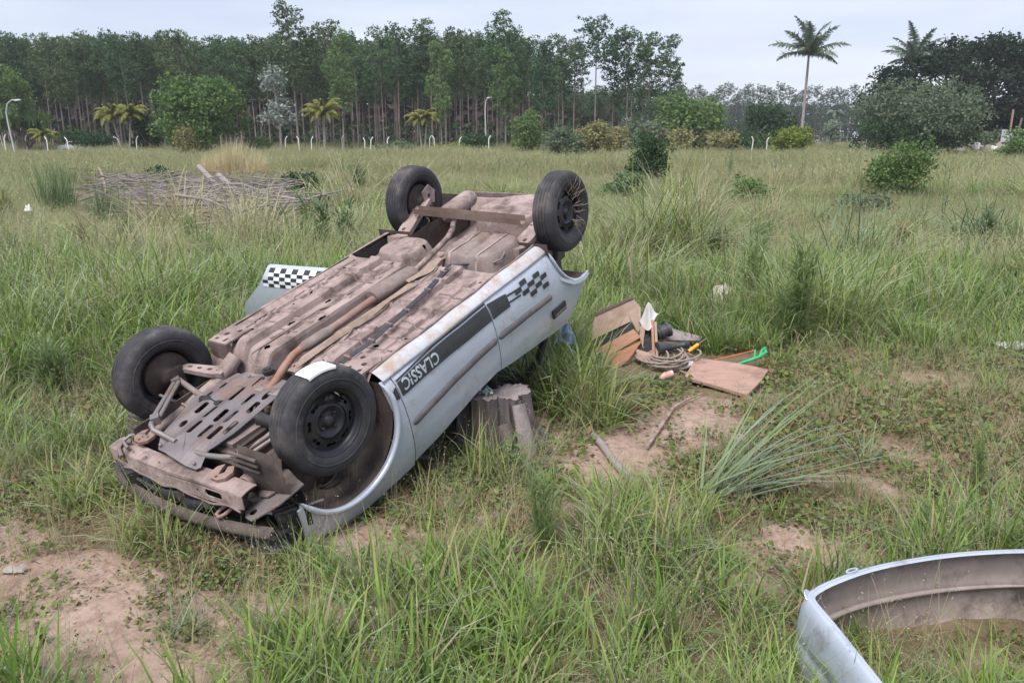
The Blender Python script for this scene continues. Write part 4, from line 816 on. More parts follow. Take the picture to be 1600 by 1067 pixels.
# plywood board
pb = empty('plywood_board'); tag(pb, 'pinkish rectangular plywood board lying flat beside the rope', 'board')
cor = [Vector(gpt(x, y, z)) for x, y, z in ((1088, 559, .10), (1145, 566, .10), (1201, 577, .09), (1190, 594, .07), (1167, 617, .05), (1120, 603, .05), (1069, 589, .06))]
V = cor + [p - Vector((0, 0, .022)) for p in cor]; k = len(cor)
MB().add(V[:k], [tuple(range(k))]).build('face', 'plywood', pb); MB().add(V, [tuple(range(2 * k - 1, k - 1, -1))] + [(i, (i + 1) % k, k + (i + 1) % k, k + i) for i in range(k)]).build('edge', 'plyedge', pb)
def crumple(px, py, w_, d_, h, name, m, label, cat, z0=.02, seed=0, rot=0):
    c = Vector(gpt(px, py)); mb = MB(); r = np.random.default_rng(seed); N_ = r.random((12, 12))
    def f(i, j):
        u, v = i / 11 - .5, j / 11 - .5; e = 1 - (2 * max(abs(u), abs(v))) ** 2
        x, y = u * w_ * (1 + .3 * N_[i, j]), v * d_ * (1 + .3 * N_[j, i])
        return (c.x + x * math.cos(rot) - y * math.sin(rot), c.y + x * math.sin(rot) + y * math.cos(rot), z0 + h * (.25 + .75 * N_[i, j]) * (.25 + e * .9))
    mb.grid(f, range(12), range(12)); return tag(mb.build(name, m), label, cat)
crumple(1127, 497, .26, .22, .22, 'cream_rag', 'rag', 'cream coloured rag caught on the grass beyond the saw', 'rag', .17, 1)
crumple(1113, 512, .07, .10, .16, 'brown_scrap', 'tan', 'small brown scrap dangling under the cream rag', 'scrap', .10, 2)
crumple(955, 634, .19, .14, .05, 'plastic_bag', 'plastic', 'flattened pale plastic wrapper below the smashed drawer', 'wrapper', .01, 3)
crumple(1077, 577, .10, .10, .07, 'white_scrap', 'cloth', 'white scrap poking out from under the plywood board', 'scrap', .02, 4)
crumple(834, 822, .045, .03, .03, 'litter_packet', 'bluecloth', 'tiny blue and white packet beside the feathery weed', 'packet', .03, 5)
crumple(905, 478, .55, .60, .03, 'broken_slab', 'concrete', 'flat grey slab lying behind the car near the drawer', 'slab', .05, 6)
crumple(340, 472, .22, .2, .10, 'grey_plastic', 'plastic', 'grey plastic scrap in the grass left of the open car door', 'scrap', .10, 7)
crumple(48, 352, .12, .1, .18, 'white_litter', 'paper', 'white litter caught in weeds before the branch heap', 'litter', .30, 8)
crumple(25, 893, .09, .05, .02, 'grey_chip', 'concrete', 'thin grey chip lying on the bare soil', 'chip', .01, 9)
crumple(1590, 552, .30, .2, .06, 'pale_sheet', 'plastic', 'pale sheet half hidden in the grass to the right', 'sheet', .06, 10)
# blue and white cloth hanging from the cabin
bc = MB(); p0 = Vector(at_y(884, 500, 6.3)); bc.grid(lambda u, v: p0 + Vector(((u - .5) * (.03 + .16 * v), -.05 * v + .03 * math.sin(u * 8) * v, -.19 * v)), np.linspace(0, 1, 9), np.linspace(0, 1, 9), thick=(0, .01, 0)); tag(bc.build('blue_cloth', 'bluecloth'), 'crumpled blue and white cloth hanging below the tail of the car', 'cloth')
# saw with red blade and green handle
sw = empty('bow_saw'); tag(sw, 'garden saw with orange red bar and green handle beside the board', 'saw')
MB().tube([gpt(1116, 562, .10), gpt(1148, 555, .12), gpt(1180, 547, .14)], .008, 6, flat=.5).build('bar', 'red', sw)
MB().tube([gpt(1150, 570, .08), gpt(1168, 564, .10), gpt(1186, 558, .12), gpt(1197, 550, .15), gpt(1195, 543, .18), gpt(1190, 548, .16), gpt(1187, 557, .12)], [.010, .014, .015, .016, .014, .012, .012], 8).build('handle', 'green', sw)
MB().tube([gpt(1179, 560, .11), gpt(1180, 547, .15)], .009, 8).build('cross_piece', 'green', sw)
# sticks on the bare soil
def stick(name, pts, r, label, m='stick', z=.03):
    P3 = [Vector(gpt(x, y, 0)) for x, y in pts]; P3 = [Vector((p.x + rng.normal() * .004, p.y, gz1(p.x, p.y) + z)) for p in P3]
    mb = MB(); mb.tube(P3, r, 8); return tag(mb.build(name, m), label, 'stick')
stick('peeled_stick', [(923, 681), (940, 700), (957, 720), (975, 738), (991, 757)], [.022, .026, .024, .026, .020], 'thick pale peeled stick lying on the bare soil patch', 'bleached')
stick('curved_stick', [(1010, 700), (1022, 683), (1038, 664), (1050, 642), (1072, 630), (1100, 618)], [.012, .013, .013, .012, .008, .005], 'thin curved stick lying below the plywood board')
stick('dark_twig', [(655, 1000), (690, 990), (722, 978), (765, 962)], [.005, .005, .004, .003], 'grey crooked twig in the grass at the bottom', 'bleached', z=.14)
stick('dry_twig', [(1290, 535), (1292, 520), (1300, 560)], [.006, .005, .004], 'short dry twig on the leafy ground right of the saw')
# straw caught in the rear wheel
hwR = [o for o in CAR.children if o.name.startswith('wheel.') and o.location.x < 0 and o.location.y < 0][0]
sm_ = MB(); mw = CAR.matrix_world @ hwR.matrix_basis
for k in range(34):
    t = 2.6 + rng.random() * 2.6; r0 = .07 + .09 * rng.random(); l = .05 + .10 * rng.random(); t2 = t + (rng.random() - .5) * 1.6
    p = Vector((math.cos(t) * r0, -.045, math.sin(t) * r0)); e = p + Vector((math.cos(t2) * l, -.05 * rng.random() - .01, math.sin(t2) * l)); m_ = (p + e) / 2 + Vector((0, -.03 * rng.random(), 0))
    sm_.tube([mw @ p, mw @ m_, mw @ e], [.0018, .0018, .001], 3)
M['straw'] = mat('dry_straw', (.40, .32, .20), (.52, .44, .30), 20, .9)
tag(sm_.build('straw_wisps', 'straw'), 'wisps of dry straw caught in the raised rear wheel', 'straw', kind='stuff')
# ------------------------------------------------------------------ foliage makers
M['euc'] = leafmat('eucalyptus_leaves', (0.057, 0.112, 0.066), (0.136, 0.204, 0.101), .5, .25, tint=False, gloss=.015)
M['euc_c'] = leafmat('olive_eucalyptus_leaves', (0.069, 0.106, 0.056), (0.156, 0.206, 0.106), .5, .25, tint=False, gloss=.015)
M['euc_b'] = leafmat('bright_eucalyptus_leaves', (0.106, 0.184, 0.077), (0.204, 0.290, 0.116), .55, .3, tint=False, gloss=.015)
M['euc_far'] = leafmat('far_eucalyptus_leaves', (.055, .088, .055), (.105, .140, .085), .5, .2, tint=False, gloss=.015)
M['euc_trunk'] = mat('pale_eucalyptus_bark', (.16, .13, .12), (.29, .25, .235), 2.5, .9, c3=(.15, .095, .075), c3amt=.5, c3scale=.6, stretch=(1, 1, .15))
M['bush'] = leafmat('broad_bush_leaves', (0.088, 0.155, 0.054), (0.182, 0.263, 0.101), .6, .3, tint=False, gloss=.015)
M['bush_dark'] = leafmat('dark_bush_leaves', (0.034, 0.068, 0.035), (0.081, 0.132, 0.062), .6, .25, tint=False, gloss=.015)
M['bush_grey'] = leafmat('grey_green_leaves', (0.095, 0.135, 0.084), (0.169, 0.209, 0.135), .6, .25, tint=False, gloss=.015)
M['fig'] = leafmat('dark_fig_leaves', (0.022, 0.037, 0.025), (0.055, 0.075, 0.048), .6, .15, tint=False, gloss=.015)
M['bush_yellow'] = leafmat('yellow_green_leaves', (0.146, 0.201, 0.049), (0.292, 0.329, 0.091), .6, .3, tint=False, gloss=.015)
M['cassava'] = leafmat('cassava_leaves', (0.149, 0.189, 0.081), (0.351, 0.324, 0.162), .8, .3, tint=False, gloss=.015, dry=((.33, .25, .13), .22))
M['silver'] = leafmat('silver_leaves', (0.194, 0.233, 0.204), (0.350, 0.389, 0.359), .6, .2, tint=False, gloss=.015)
M['palm'] = leafmat('palm_leaflets', (0.125, 0.175, 0.125), (0.250, 0.300, 0.237), .6, .25, tint=False, gloss=.015)
M['palm_y'] = leafmat('yellow_palm_leaflets', (.17, .19, .050), (.30, .30, .10), .6, .3, tint=False, gloss=.015)
M['palm_trunk'] = mat('grey_palm_trunk', (.27, .235, .215), (.36, .32, .30), 3, .9, stretch=(1, 1, 6))
M['twig'] = mat('shrub_stem', (.13, .10, .075), (.21, .17, .13), 12, .9)
M['post'] = mat('white_post', (.80, .79, .79), (.88, .87, .87), 6, .8, c3=(.45, .43, .42), c3amt=.25)
M['lamp'] = mat('galvanised_pole', (.50, .51, .53), (.58, .59, .61), 6, .5, .3)
def leafcards(C, size, r, up=.3, asp=.55):
    """diamond leaves: C centres (n,3), size scalar or (n,)"""
    n = len(C); size = np.broadcast_to(size, (n,)) * (.6 + .8 * r.random(n))
    a = r.normal(size=(n, 3)); a[:, 2] *= (1 - up); a /= np.linalg.norm(a, axis=1)[:, None] + 1e-9
    b = r.normal(size=(n, 3)); b -= a * (a * b).sum(1)[:, None]; b /= np.linalg.norm(b, axis=1)[:, None] + 1e-9
    A = a * size[:, None] * .5; B = b * size[:, None] * .5 * asp
    V = np.stack([C - A, C + B, C + A, C - B], 1).reshape(-1, 3); Q = np.arange(4 * n).reshape(-1, 4); return V, Q
def lobes_pts(lobes, n, r, shell=.55, flat=1.0):
    """points spread through ellipsoid lobes, thicker towards their skins; lobes (cx,cy,cz,rx,ry,rz)"""
    L_ = np.array(lobes, float); vol = L_[:, 3] * L_[:, 4] + L_[:, 3] * L_[:, 5]; k = r.choice(len(L_), n, p=vol / vol.sum())
    d = r.normal(size=(n, 3)); d /= np.linalg.norm(d, axis=1)[:, None]; rad = shell + (1 - shell) * r.random(n) ** .6; rad += r.normal(size=n) * .06
    return L_[k, :3] + d * rad[:, None] * L_[k, 3:6]
def tufts(lobes, ntuft, per, spread, size, r, up=.3, asp=.55, shell=.6):
    c = lobes_pts(lobes, ntuft, r, shell); C = np.repeat(c, per, 0) + r.normal(size=(ntuft * per, 3)) * spread * np.array([1, 1, .8]); return leafcards(C, size, r, up, asp)
def limb(mb, p, q, r0, r1, r, bend=.08, n=4):
    p, q = Vector(p), Vector(q); l = (q - p).length; pts = [p.lerp(q, i / n) + Vector(r.normal(size=3)) * l * bend * (0 < i < n) for i in range(n + 1)]
    mb.tube(pts, [r0 + (r1 - r0) * i / n for i in range(n + 1)], 6, cap=False); return pts
def two_part(name, trunk_me, crown_me, loc, rz=0, sc=(1, 1, 1), tname='trunk', cname='crown'):
    o = empty(name, loc, rz); o.scale = sc
    if trunk_me: link(tname, trunk_me, o)
    if crown_me: link(cname, crown_me, o)
    return o
def mb_mesh(mb, name, m):
    o = mb.build(name, m); me = o.data; bpy.data.objects.remove(o); return me
# ---- eucalyptus variants, 16 m tall at scale 1
def euc_variant(seed, m, lo=.50, wide=1.7, ntuft=95, gaps=0.0):
    r = np.random.default_rng(seed); H = 16.0; mb = MB()
    lean = r.normal(size=2) * .25; ax = lambda t: np.array([lean[0] * t * t, lean[1] * t * t, H * t])
    mb.tube([ax(t * .97) for t in np.linspace(0, 1, 7)], list(np.linspace(.13, .03, 7)), 6); lobes = []
    nl = int(13 + 10 * (.6 - lo) * 2)
    for i in range(nl):
        s = (i + r.random()) / nl; t = lo + (.985 - lo) * s; a = i * 2.4 + r.normal() * .5; w_ = wide * float(np.interp(s, [0, .15, .45, .75, .92, 1], [.45, .8, 1.05, .95, .7, .45])) * (.8 + .4 * r.random())
        if r.random() < gaps: continue
        c = ax(t) + np.array([math.cos(a) * w_ * .55, math.sin(a) * w_ * .55, 0]); q = w_ * (.42 + .22 * r.random()); lobes.append((c[0], c[1], c[2] - .3 * q, q, q, q * (.75 + .3 * r.random())))
        limb(mb, ax(t - .07), c, .045, .012, r)
    for j in range(3): q = wide * .42; lobes.append((lean[0] + r.normal() * .35, lean[1] + r.normal() * .35, H * (.965 - .03 * j) - .4 * q, q, q, q * .8))
    V, Q = tufts(lobes, int(ntuft * 3.0), 12, .15, .25, r, .2, .65, .62)
    return mb_mesh(mb, 'eucalyptus_trunk', 'euc_trunk'), mesh_np('eucalyptus_crown', V, Q, m)
EUC = [euc_variant(11, 'euc', .52, 2.3), euc_variant(12, 'euc', .58, 2.6), euc_variant(13, 'euc', .48, 2.2, 110), euc_variant(14, 'euc_c', .60, 2.5), euc_variant(15, 'euc_c', .42, 2.3, 110, .2), euc_variant(16, 'euc_c', .54, 2.7), euc_variant(17, 'euc', .46, 2.0, 80, .25)]
EUCB = [euc_variant(21, 'euc_b', .34, 2.1, 150), euc_variant(22, 'euc_b', .30, 2.2, 160), euc_variant(23, 'euc', .28, 2.2, 160)]
EUCT = [euc_variant(31, 'euc', .66, 2.9, 100), euc_variant(32, 'euc', .64, 2.4, 70, .3), euc_variant(33, 'euc', .36, 2.2, 95, .35)]
def place_euc(px, top, D, var, label, grp, wide=1.0, rz=None):
    X = (px - 800) / FPX * D * (1 / math.cos(PITCH)) * math.cos(PITCH); b = at_y(px, HOR, D); h = ((HOR - top) / FPX * D * 1.02 + CAMH) * .955; s = h / 16
    o = two_part('eucalyptus_tree', var[0], var[1], (b[0], D, gz1(b[0], D) - .05), rng.random() * 6.28 if rz is None else rz, (s * wide, s * wide, s)); tag(o, label, 'tree', grp); return o
G_E = 'eucalyptus plantation behind the fence'
L_E = 'slender eucalyptus with bare pale trunk in the plantation row'
front = [(5, 75), (35, 62), (62, 66), (82, 72), (102, 60), (130, 70), (150, 60), (172, 75), (190, 55), (207, 66), (230, 58), (257, 55), (292, 54), (318, 70), (345, 72), (378, 70), (400, 72), (422, 70), (495, 52), (522, 42), (560, 58), (600, 50), (625, 45), (653, 40), (676, 52), (697, 50), (720, 55), (745, 57), (800, 45), (827, 65), (880, 62), (896, 66), (956, 62), (1003, 74)]
for i, (x, t) in enumerate(front): place_euc(x, t, 104 + 9 * rng.random(), EUC[i % 7], L_E, G_E)
place_euc(466, 12, 103, EUC[4], 'tallest eucalyptus, its narrow top rising well above the plantation', G_E, 1.1)
place_euc(777, 30, 106, EUC[2], 'tall eucalyptus with a small crown over a lamp post', G_E)
for x, t, k, lb in ((537, 55, 0, 'broad bright green eucalyptus leafy to mid trunk beside the tallest one'), (690, 68, 1, 'bright eucalyptus with leaves reaching low in front of the row'), (790, 76, 0, 'light green eucalyptus in front of the row, behind the lamp post'), (847, 66, 2, 'dark bushy eucalyptus at the row edge before the sky gaps')):
    place_euc(x, t, 100, EUCB[k], lb, G_E)
for x, t, k, lb in ((929, 36, 0, 'eucalyptus with a round high crown on a long bare trunk'), (978, 48, 1, 'sparse eucalyptus with a small crown against the sky'), (1012, 57, 2, 'eucalyptus with a ragged crown near the end of the row'), (1043, 60, 2, 'last eucalyptus at the end of the plantation row'), (1052, 112, 2, 'short eucalyptus below the last tall one of the row'), (985, 104, 2, 'short dark eucalyptus under the sparse high crowns')):
    place_euc(x, t, 104, EUCT[k], lb, G_E)
for row, D in enumerate((117, 125, 134, 144, 156)):
    x = -70 + 7 * row
    while x < 930 - 25 * row:
        if not (830 < x and rng.random() < .55):
            place_euc(x + rng.normal() * 6, (66 if x < 830 else 84) + row * 4 + rng.normal() * 5, D + rng.normal() * 1.5, EUC[int(rng.integers(7))], L_E, G_E)
        x += 26 + rng.random() * 8 - row
for k in range(17):
    x = 850 + k * 11.5 + rng.normal() * 3; place_euc(x, 138 + rng.normal() * 4, 150 + 12 * rng.random(), EUC[k % 5], 'shorter eucalyptus standing far behind the gaps in the row', G_E, 1.3)
# distant plantation on the right, hazy and small
FARV = [euc_variant(41, 'euc_far', .22, 2.6, 110), euc_variant(42, 'euc_far', .25, 3.0, 110)]
x = 1040
while x < 1400:
    place_euc(x, 141 + rng.normal() * 6 + (8 if x > 1330 else 0), 300 + 30 * rng.random(), FARV[int(rng.integers(2))], 'small distant eucalyptus in the far tree line behind the tall palm', 'far tree line on the horizon', 1.15); x += 7 + 8 * rng.random()
r = np.random.default_rng(49); n = 9000; ux = 40 + 130 * r.random(n); uy = 335 + 15 * r.random(n); uz = 15 * r.random(n) * (.75 + .4 * fbm(ux, uy, .1))
V, Q = leafcards(np.stack([ux, uy, uz], 1), 2.0, r, .2)
tag(link('far_wood', mesh_np('far_wood', V, Q, 'euc_far')), 'distant mass of trees under the far tree line', 'wood', kind='stuff')
# understorey: brush on the plantation floor, too dense to count
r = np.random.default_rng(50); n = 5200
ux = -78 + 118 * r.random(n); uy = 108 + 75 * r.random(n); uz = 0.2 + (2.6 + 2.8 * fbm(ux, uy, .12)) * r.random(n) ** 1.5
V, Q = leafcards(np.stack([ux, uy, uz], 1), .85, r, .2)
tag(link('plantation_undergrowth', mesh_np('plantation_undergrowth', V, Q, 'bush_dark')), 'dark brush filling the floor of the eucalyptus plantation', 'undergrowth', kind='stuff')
n = 15000; ux = -125 + 150 * r.random(n); uy = 186 + 12 * r.random(n); uz = (13.5 - 2.5 * (ux > 2)) * r.random(n); M['litter'] = leafmat('dim_wood_brown', (.050, .043, .040), (.085, .072, .066), .7, .1, tint=False, gloss=.015)  # shaded depth of the wood painted as dark brown cards, not ground litter
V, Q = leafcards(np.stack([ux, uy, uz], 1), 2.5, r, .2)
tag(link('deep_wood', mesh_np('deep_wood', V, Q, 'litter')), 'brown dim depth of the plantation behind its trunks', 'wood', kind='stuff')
# ---- individual trees and bushes
def bush(name, px, base, top, wpx, D, m, label, cat='bush', seed=1, n=160, per=14, leaf=.30, trunk=True, spread=.22, lobn=9, grp=None, up=.3, lift=.08, tm='twig'):
    """D: metres away; None takes it from where the base meets the ground"""
    r = np.random.default_rng(seed); D = D or gpt(px, base)[1]; b = at_y(px, base, D); z0 = gz1(b[0], D); H = (base - top) / FPX * D * 1.01; Wd = wpx / FPX * D
    lobes = []; mb = MB(); R0 = max(.012, H * .014)
    for i in range(lobn):
        a = 2 * math.pi * i / lobn + r.random(); t = .30 + .55 * r.random(); rr = Wd * .5 * (.62 - .35 * abs(t - .45)) * (i > 0)
        c = (math.cos(a) * rr, math.sin(a) * rr, H * (t if i else .74)); s = Wd * (.20 + .08 * r.random()); lobes.append((c[0], c[1], c[2], s, s, min(s, H * .26)))
        if trunk: limb(mb, (r.normal() * .04 * Wd * .2, r.normal() * .02, 0), (c[0], c[1], c[2]), R0, R0 * .3, r)
    V, Q = tufts(lobes, int(n * 1.7), per, spread * .8, leaf * .82, r, up, .65); V[:, 2] = np.maximum(V[:, 2], lift * H * r.random(len(V)))
    o = two_part(name, mb_mesh(mb, 'stem', tm) if trunk else None, mesh_np('foliage', V, Q, m), (b[0], D, z0 - .03), 0, tname='stem', cname='foliage'); tag(o, label, cat, grp); return o
bush('broad_tree', 318, 228, 124, 130, 84, 'bush', 'broad bright green tree spreading low in front of the plantation', 'tree', 61, 420, 16, .42, spread=.4, lobn=18)
bush('small_tree', 38, 226, 98, 75, 98, 'bush', 'rounded mid green tree in front of the slender trunks at far left', 'tree', 62, 180, 14, .42, spread=.35, lobn=10, lift=.5)
bush('dark_bush', 235, 226, 165, 55, 92, 'bush_dark', 'dark bush between a yellow palm and the broad bright tree', seed=63, n=120, spread=.3, leaf=.36)
bush('dark_bush', 150, 226, 195, 60, 94, 'bush_dark', 'low dark bush left of the twin yellow palm', seed=64, n=90, spread=.3, leaf=.36)
bush('dark_bush', 118, 225, 190, 40, 97, 'bush_dark', 'narrow dark bush behind the pale parked car', seed=65, n=70, spread=.3, leaf=.36)
bush('dry_shrub', 293, 236, 190, 36, 80, 'cassava', 'thin dry yellowish shrub in front of the broad bright tree', seed=66, n=70, spread=.25, leaf=.22)
bush('low_shrub', 410, 236, 212, 40, 88, 'bush', 'low leafy green shrub left of the silver tree', seed=67, n=70, spread=.25)
bush('small_tree', 822, 238, 176, 52, 88, 'bush', 'small yellowish green tree right of the lamp post', 'tree', 68, 150, 14, .3, spread=.28, lobn=9)
bush('dark_bush', 745, 236, 208, 60, 92, 'bush_dark', 'dark low bush at the foot of the lamp post', seed=69, n=90, spread=.3)
bush('pale_shrub', 620, 238, 216, 62, 86, 'bush_grey', 'low greyish shrub between the fence posts under the plantation', seed=70, n=80, spread=.28)
bush('yellow_shrub', 705, 240, 220, 50, 84, 'bush_yellow', 'low yellowish shrub in front of a fence post', seed=71, n=70, spread=.25)
for i, (x, b_, t, w_, m) in enumerate(((885, 240, 196, 60, 'bush_grey'), (930, 242, 192, 62, 'cassava'), (972, 242, 196, 58, 'cassava'), (1010, 240, 186, 60, 'bush_grey'), (1050, 240, 196, 60, 'cassava'), (1092, 240, 200, 60, 'cassava'), (1128, 240, 204, 48, 'cassava'), (905, 244, 205, 50, 'cassava'), (1075, 236, 185, 62, 'bush_grey'))):
    bush('cassava_plant', x, b_, t, w_, 78 + 4 * (i % 3), m, 'yellowing leafy plant in the tall thicket left of the royal palm' if m == 'cassava' else 'grey green leafy plant in the tall thicket left of the royal palm', 'plant', 80 + i, 110, 13, .34, spread=.28, grp='thicket of tall leafy plants')
bush('green_tree', 1078, 232, 150, 112, 88, 'bush', 'bushy bright green tree behind the yellowing thicket', 'tree', 91, 260, 15, .4, spread=.35, lobn=13)
bush('dark_tree', 1205, 215, 150, 76, 120, 'bush_dark', 'rounded dense dark tree left of the tall royal palm', 'tree', 92, 220, 15, .45, spread=.4, lobn=11)
bush('dark_bush', 1150, 226, 192, 100, 96, 'bush_dark', 'wide dark hedge bush behind the bent white posts', seed=93, n=170, spread=.35)
bush('round_shrub', 1236, 243, 195, 60, 74, 'bush_yellow', 'compact round yellow green shrub below the royal palm', 'shrub', 94, 170, 15, .26, spread=.2, lobn=12)
bush('grey_tree', 1432, 238, 136, 178, 86, 'bush_grey', 'wide grey green tree drooping in front of the dark spreading tree', 'tree', 95, 560, 17, .36, spread=.42, lobn=24)
bush('dark_bush', 1380, 238, 190, 90, 84, 'bush_dark', 'dark bush at the left foot of the wide grey tree', seed=96, n=130, spread=.3)
bush('dark_bush', 1480, 240, 196, 90, 84, 'bush_dark', 'dark bush at the right foot of the wide grey tree', seed=97, n=130, spread=.3)
bush('leafy_shrub', 1592, 252, 205, 60, 62, 'bush', 'bright leafy shrub by the pale metal sheet', 'shrub', 98, 130, 14, .26, spread=.22)
bush('grey_shrub', 1545, 236, 200, 50, 92, 'bush_grey', 'sprawling grey shrub beside the timber posts', 'shrub', 99, 80, 12, .3, spread=.3)
bush('bare_shrub', 1300, 222, 178, 22, 130, 'palm', 'thin young tree right of the royal palm trunk', 'tree', 100, 60, 10, .4, spread=.4, lift=.5)
bush('dark_hedge', 1570, 236, 168, 150, 118, 'bush_dark', 'dark hedge under the right side of the spreading tree', 'hedge', 101, 300, 15, .45, spread=.4, lobn=14)
# wide dark fig tree
def fig():
    r = np.random.default_rng(120); D = 112; b = at_y(1515, 225, D); H = (225 - 58) / FPX * D; mb = MB(); lobes = []
    for i in range(46):
        a = r.random() * 6.28; d = r.random() ** .55 * 13.5; t = .93 - .42 * (d / 13.5) ** 2.2 - .10 * r.random(); c = (math.cos(a) * d, math.sin(a) * d * .7, H * t); lobes.append((*c, 2.3 + r.random(), 2.0, 1.25 + .5 * r.random()))
        limb(mb, (r.normal() * .3, r.normal() * .3, H * .18), c, .28, .06, r, .07, 5)
    for i in range(30):
        a = r.random() * 6.28; d = 3 + 9.5 * r.random(); lobes.append((math.cos(a) * d, math.sin(a) * d * .7, H * (.12 + .42 * r.random()), 2.4, 2.0, 1.6))
    mb.tube([(0, 0, -.2), (.1, 0, H * .12), (0, .1, H * .25)], [.9, .6, .5], 10)
    V, Q = tufts(lobes, 2600, 16, .42, .42, r, .35, .7); o = two_part('fig_tree', mb_mesh(mb, 'trunk', 'darkmetal'), mesh_np('crown', V, Q, 'fig'), (b[0], D, 0)); tag(o, 'huge dark spreading tree with a domed crown on the right', 'tree')
fig()
# palms
def palm(px, base, cy, D, fr, nf, m, label, grp=None, trunk_r=.16, droop=1.0, heads=((0, 0),), up=.9, seed=1, leaf=.5, name='palm_tree', erect=0):
    r = np.random.default_rng(seed); b = at_y(px, base, D); o = empty(name, (b[0], D, gz1(b[0], D) - .1)); Hh = (base - cy) / FPX * D
    for hx, hz in heads:
        top = Vector((hx, 0, Hh + hz)); tm = MB(); tm.tube([(hx * .3, 0, 0), (hx * .6, .05, top.z * .4), (hx * .9, 0, top.z * .8), tuple(top)], [trunk_r * 1.25, trunk_r, trunk_r * .9, trunk_r * .7], 8); tm.build('trunk', 'palm_trunk', o)
        for k in range(nf):
            a = 6.283 * k / nf + r.random() * .5; el = up * (.1 + .9 * ((k * .618) % 1)) + erect; L_ = fr * (.8 + .35 * r.random()); pts = []; p = top.copy(); e = el
            for i in range(9): pts.append(p.copy()); p = p + Vector((math.cos(a) * math.cos(e), math.sin(a) * math.cos(e), math.sin(e))) * (L_ / 8); e -= droop * (.10 + .035 * i)
            V = []; Q = []
            side = Vector((-math.sin(a), math.cos(a), 0))
            for i in range(1, 56):
                t = i / 56 * 8; j = min(7, int(t)); q = pts[j].lerp(pts[j + 1], t - j); d = (pts[j + 1] - pts[j]).normalized(); ll = leaf * math.sin(math.pi * min(.97, .12 + i / 62)) ** .6
                for sg in (-1, 1):
                    w_ = d * (.05 * fr / 3 + .03); tip = q + (side * sg * .75 + d * .55 + Vector((0, 0, -.75 * droop + .35 * r.normal()))).normalized() * ll; n0 = len(V); V += [q - w_, q + w_, tip]; Q.append((n0, n0 + 1, n0 + 2))
            mb = MB(); mb.tube(pts, [.035 * fr / 3 * (1 - i / 10) + .006 for i in range(9)], 4, cap=False); mb.add(V, Q); f_ = mb.build('frond', m, o, fix=False)
    tag(o, label, 'palm', grp)
palm(1250, 240, 96, 97, 4.4, 17, 'palm', 'tall royal palm with a slender pale trunk standing alone against the sky', trunk_r=.17, droop=.62, up=1.55, seed=5, leaf=1.0, name='royal_palm')
palm(1412, 236, 104, 112, 4.9, 15, 'palm', 'tall palm crown rising behind the left edge of the dark spreading tree', trunk_r=.22, droop=.6, up=1.55, seed=6, leaf=1.0)
palm(197, 232, 175, 90, 2.4, 20, 'palm_y', 'twin headed yellow palm before the plantation', trunk_r=.12, droop=1.15, up=1.3, heads=((-1.1, .1), (.9, .3)), seed=7, leaf=.55)
palm(70, 228, 200, 94, 1.9, 18, 'palm_y', 'smallest brownish yellow palm at the fence on the left', trunk_r=.10, droop=1.2, up=1.2, seed=8, leaf=.45)
palm(508, 236, 175, 90, 2.8, 22, 'palm_y', 'yellow palm with a full drooping crown beside the silver tree', trunk_r=.15, droop=1.1, up=1.3, seed=9, leaf=.6)
palm(661, 236, 184, 92, 1.9, 19, 'palm_y', 'small yellow palm on thin stems near the plantation middle', trunk_r=.09, droop=1.1, up=1.35, heads=((-.35, 0), (.5, .2)), seed=10, leaf=.45)
palm(1300, 230, 178, 150, 2.2, 8, 'palm', 'faint small palm far behind the royal palm', trunk_r=.15, droop=1.0, seed=11, leaf=.6)
# silver-leaved tree in two tiers
r = np.random.default_rng(140); D = gpt(440, 243)[1]; b = at_y(440, 243, D); sH = lambda py: (243 - py) / FPX * D
mb = MB(); mb.tube([(0, 0, 0), (.05, 0, sH(200)), (-.15, 0, sH(165)), (-.45, 0, sH(125))], [.15, .12, .10, .05], 8); lobes = []
for (dx, py, w_, h_) in ((-.2, 182, 1.6, 1.2), (-1.0, 190, 1.1, .8), (.9, 188, 1.1, .8), (0, 170, 1.3, .8), (-.5, 135, 1.2, 1.0), (-.2, 122, .9, .7), (-1.1, 140, .9, .7), (.3, 145, .8, .6)):
    lobes.append((dx, 0, sH(py), w_, w_, h_)); limb(mb, (-.1, 0, sH(py + 14)), (dx, 0, sH(py)), .05, .015, r)
V, Q = tufts(lobes, 130, 9, .25, .40, r, .2, .5); tag(two_part('silver_tree', mb_mesh(mb, 'trunk', 'palm_trunk'), mesh_np('crown', V, Q, 'silver'), (b[0], D, 0)), 'slim tree with silvery leaves in two tiers on a pale trunk', 'tree')
# ---- fence of white posts with bent tops
pm_ = MB(); pm_.tube([(0, 0, -.3), (0, 0, 1.55), (.04, 0, 1.72), (.22, 0, 2.0)], .055, 6, sm=False); post_me = mb_mesh(pm_, 'fence_post', 'post')
for i, (x, f_) in enumerate(((9, 1), (43, 1), (75, -1), (108, -1), (180, 1), (192, -1), (214, 1), (370, 1), (446, 1), (468, -1), (487, 1), (536, 1), (570, -1), (579, 1), (606, 1), (671, 1), (679, -1), (717, 1), (764, 1), (1146, -1), (1160, -1), (1174, -1), (1198, 1), (1328, -1), (1334, 1), (1352, 1), (1358, 1), (1366, 1), (1373, 1), (1391, 1))):
    D = 93 + 5 * math.sin(i * 1.7) if i < 23 else 87 + i % 3; b = at_y(x, 236, D); o = link('fence_post', post_me); o.location = (b[0], D, gz1(b[0], D)); o.rotation_euler = (rng.normal() * .04, rng.normal() * .05 + (.15 if i in (3, 5) else 0), 0 if f_ > 0 else math.pi); o.scale = (1, 1, .92 + .15 * rng.random())
    tag(o, 'white concrete fence post with a bent top at the field edge', 'fence post', 'bent white posts along the field edge')
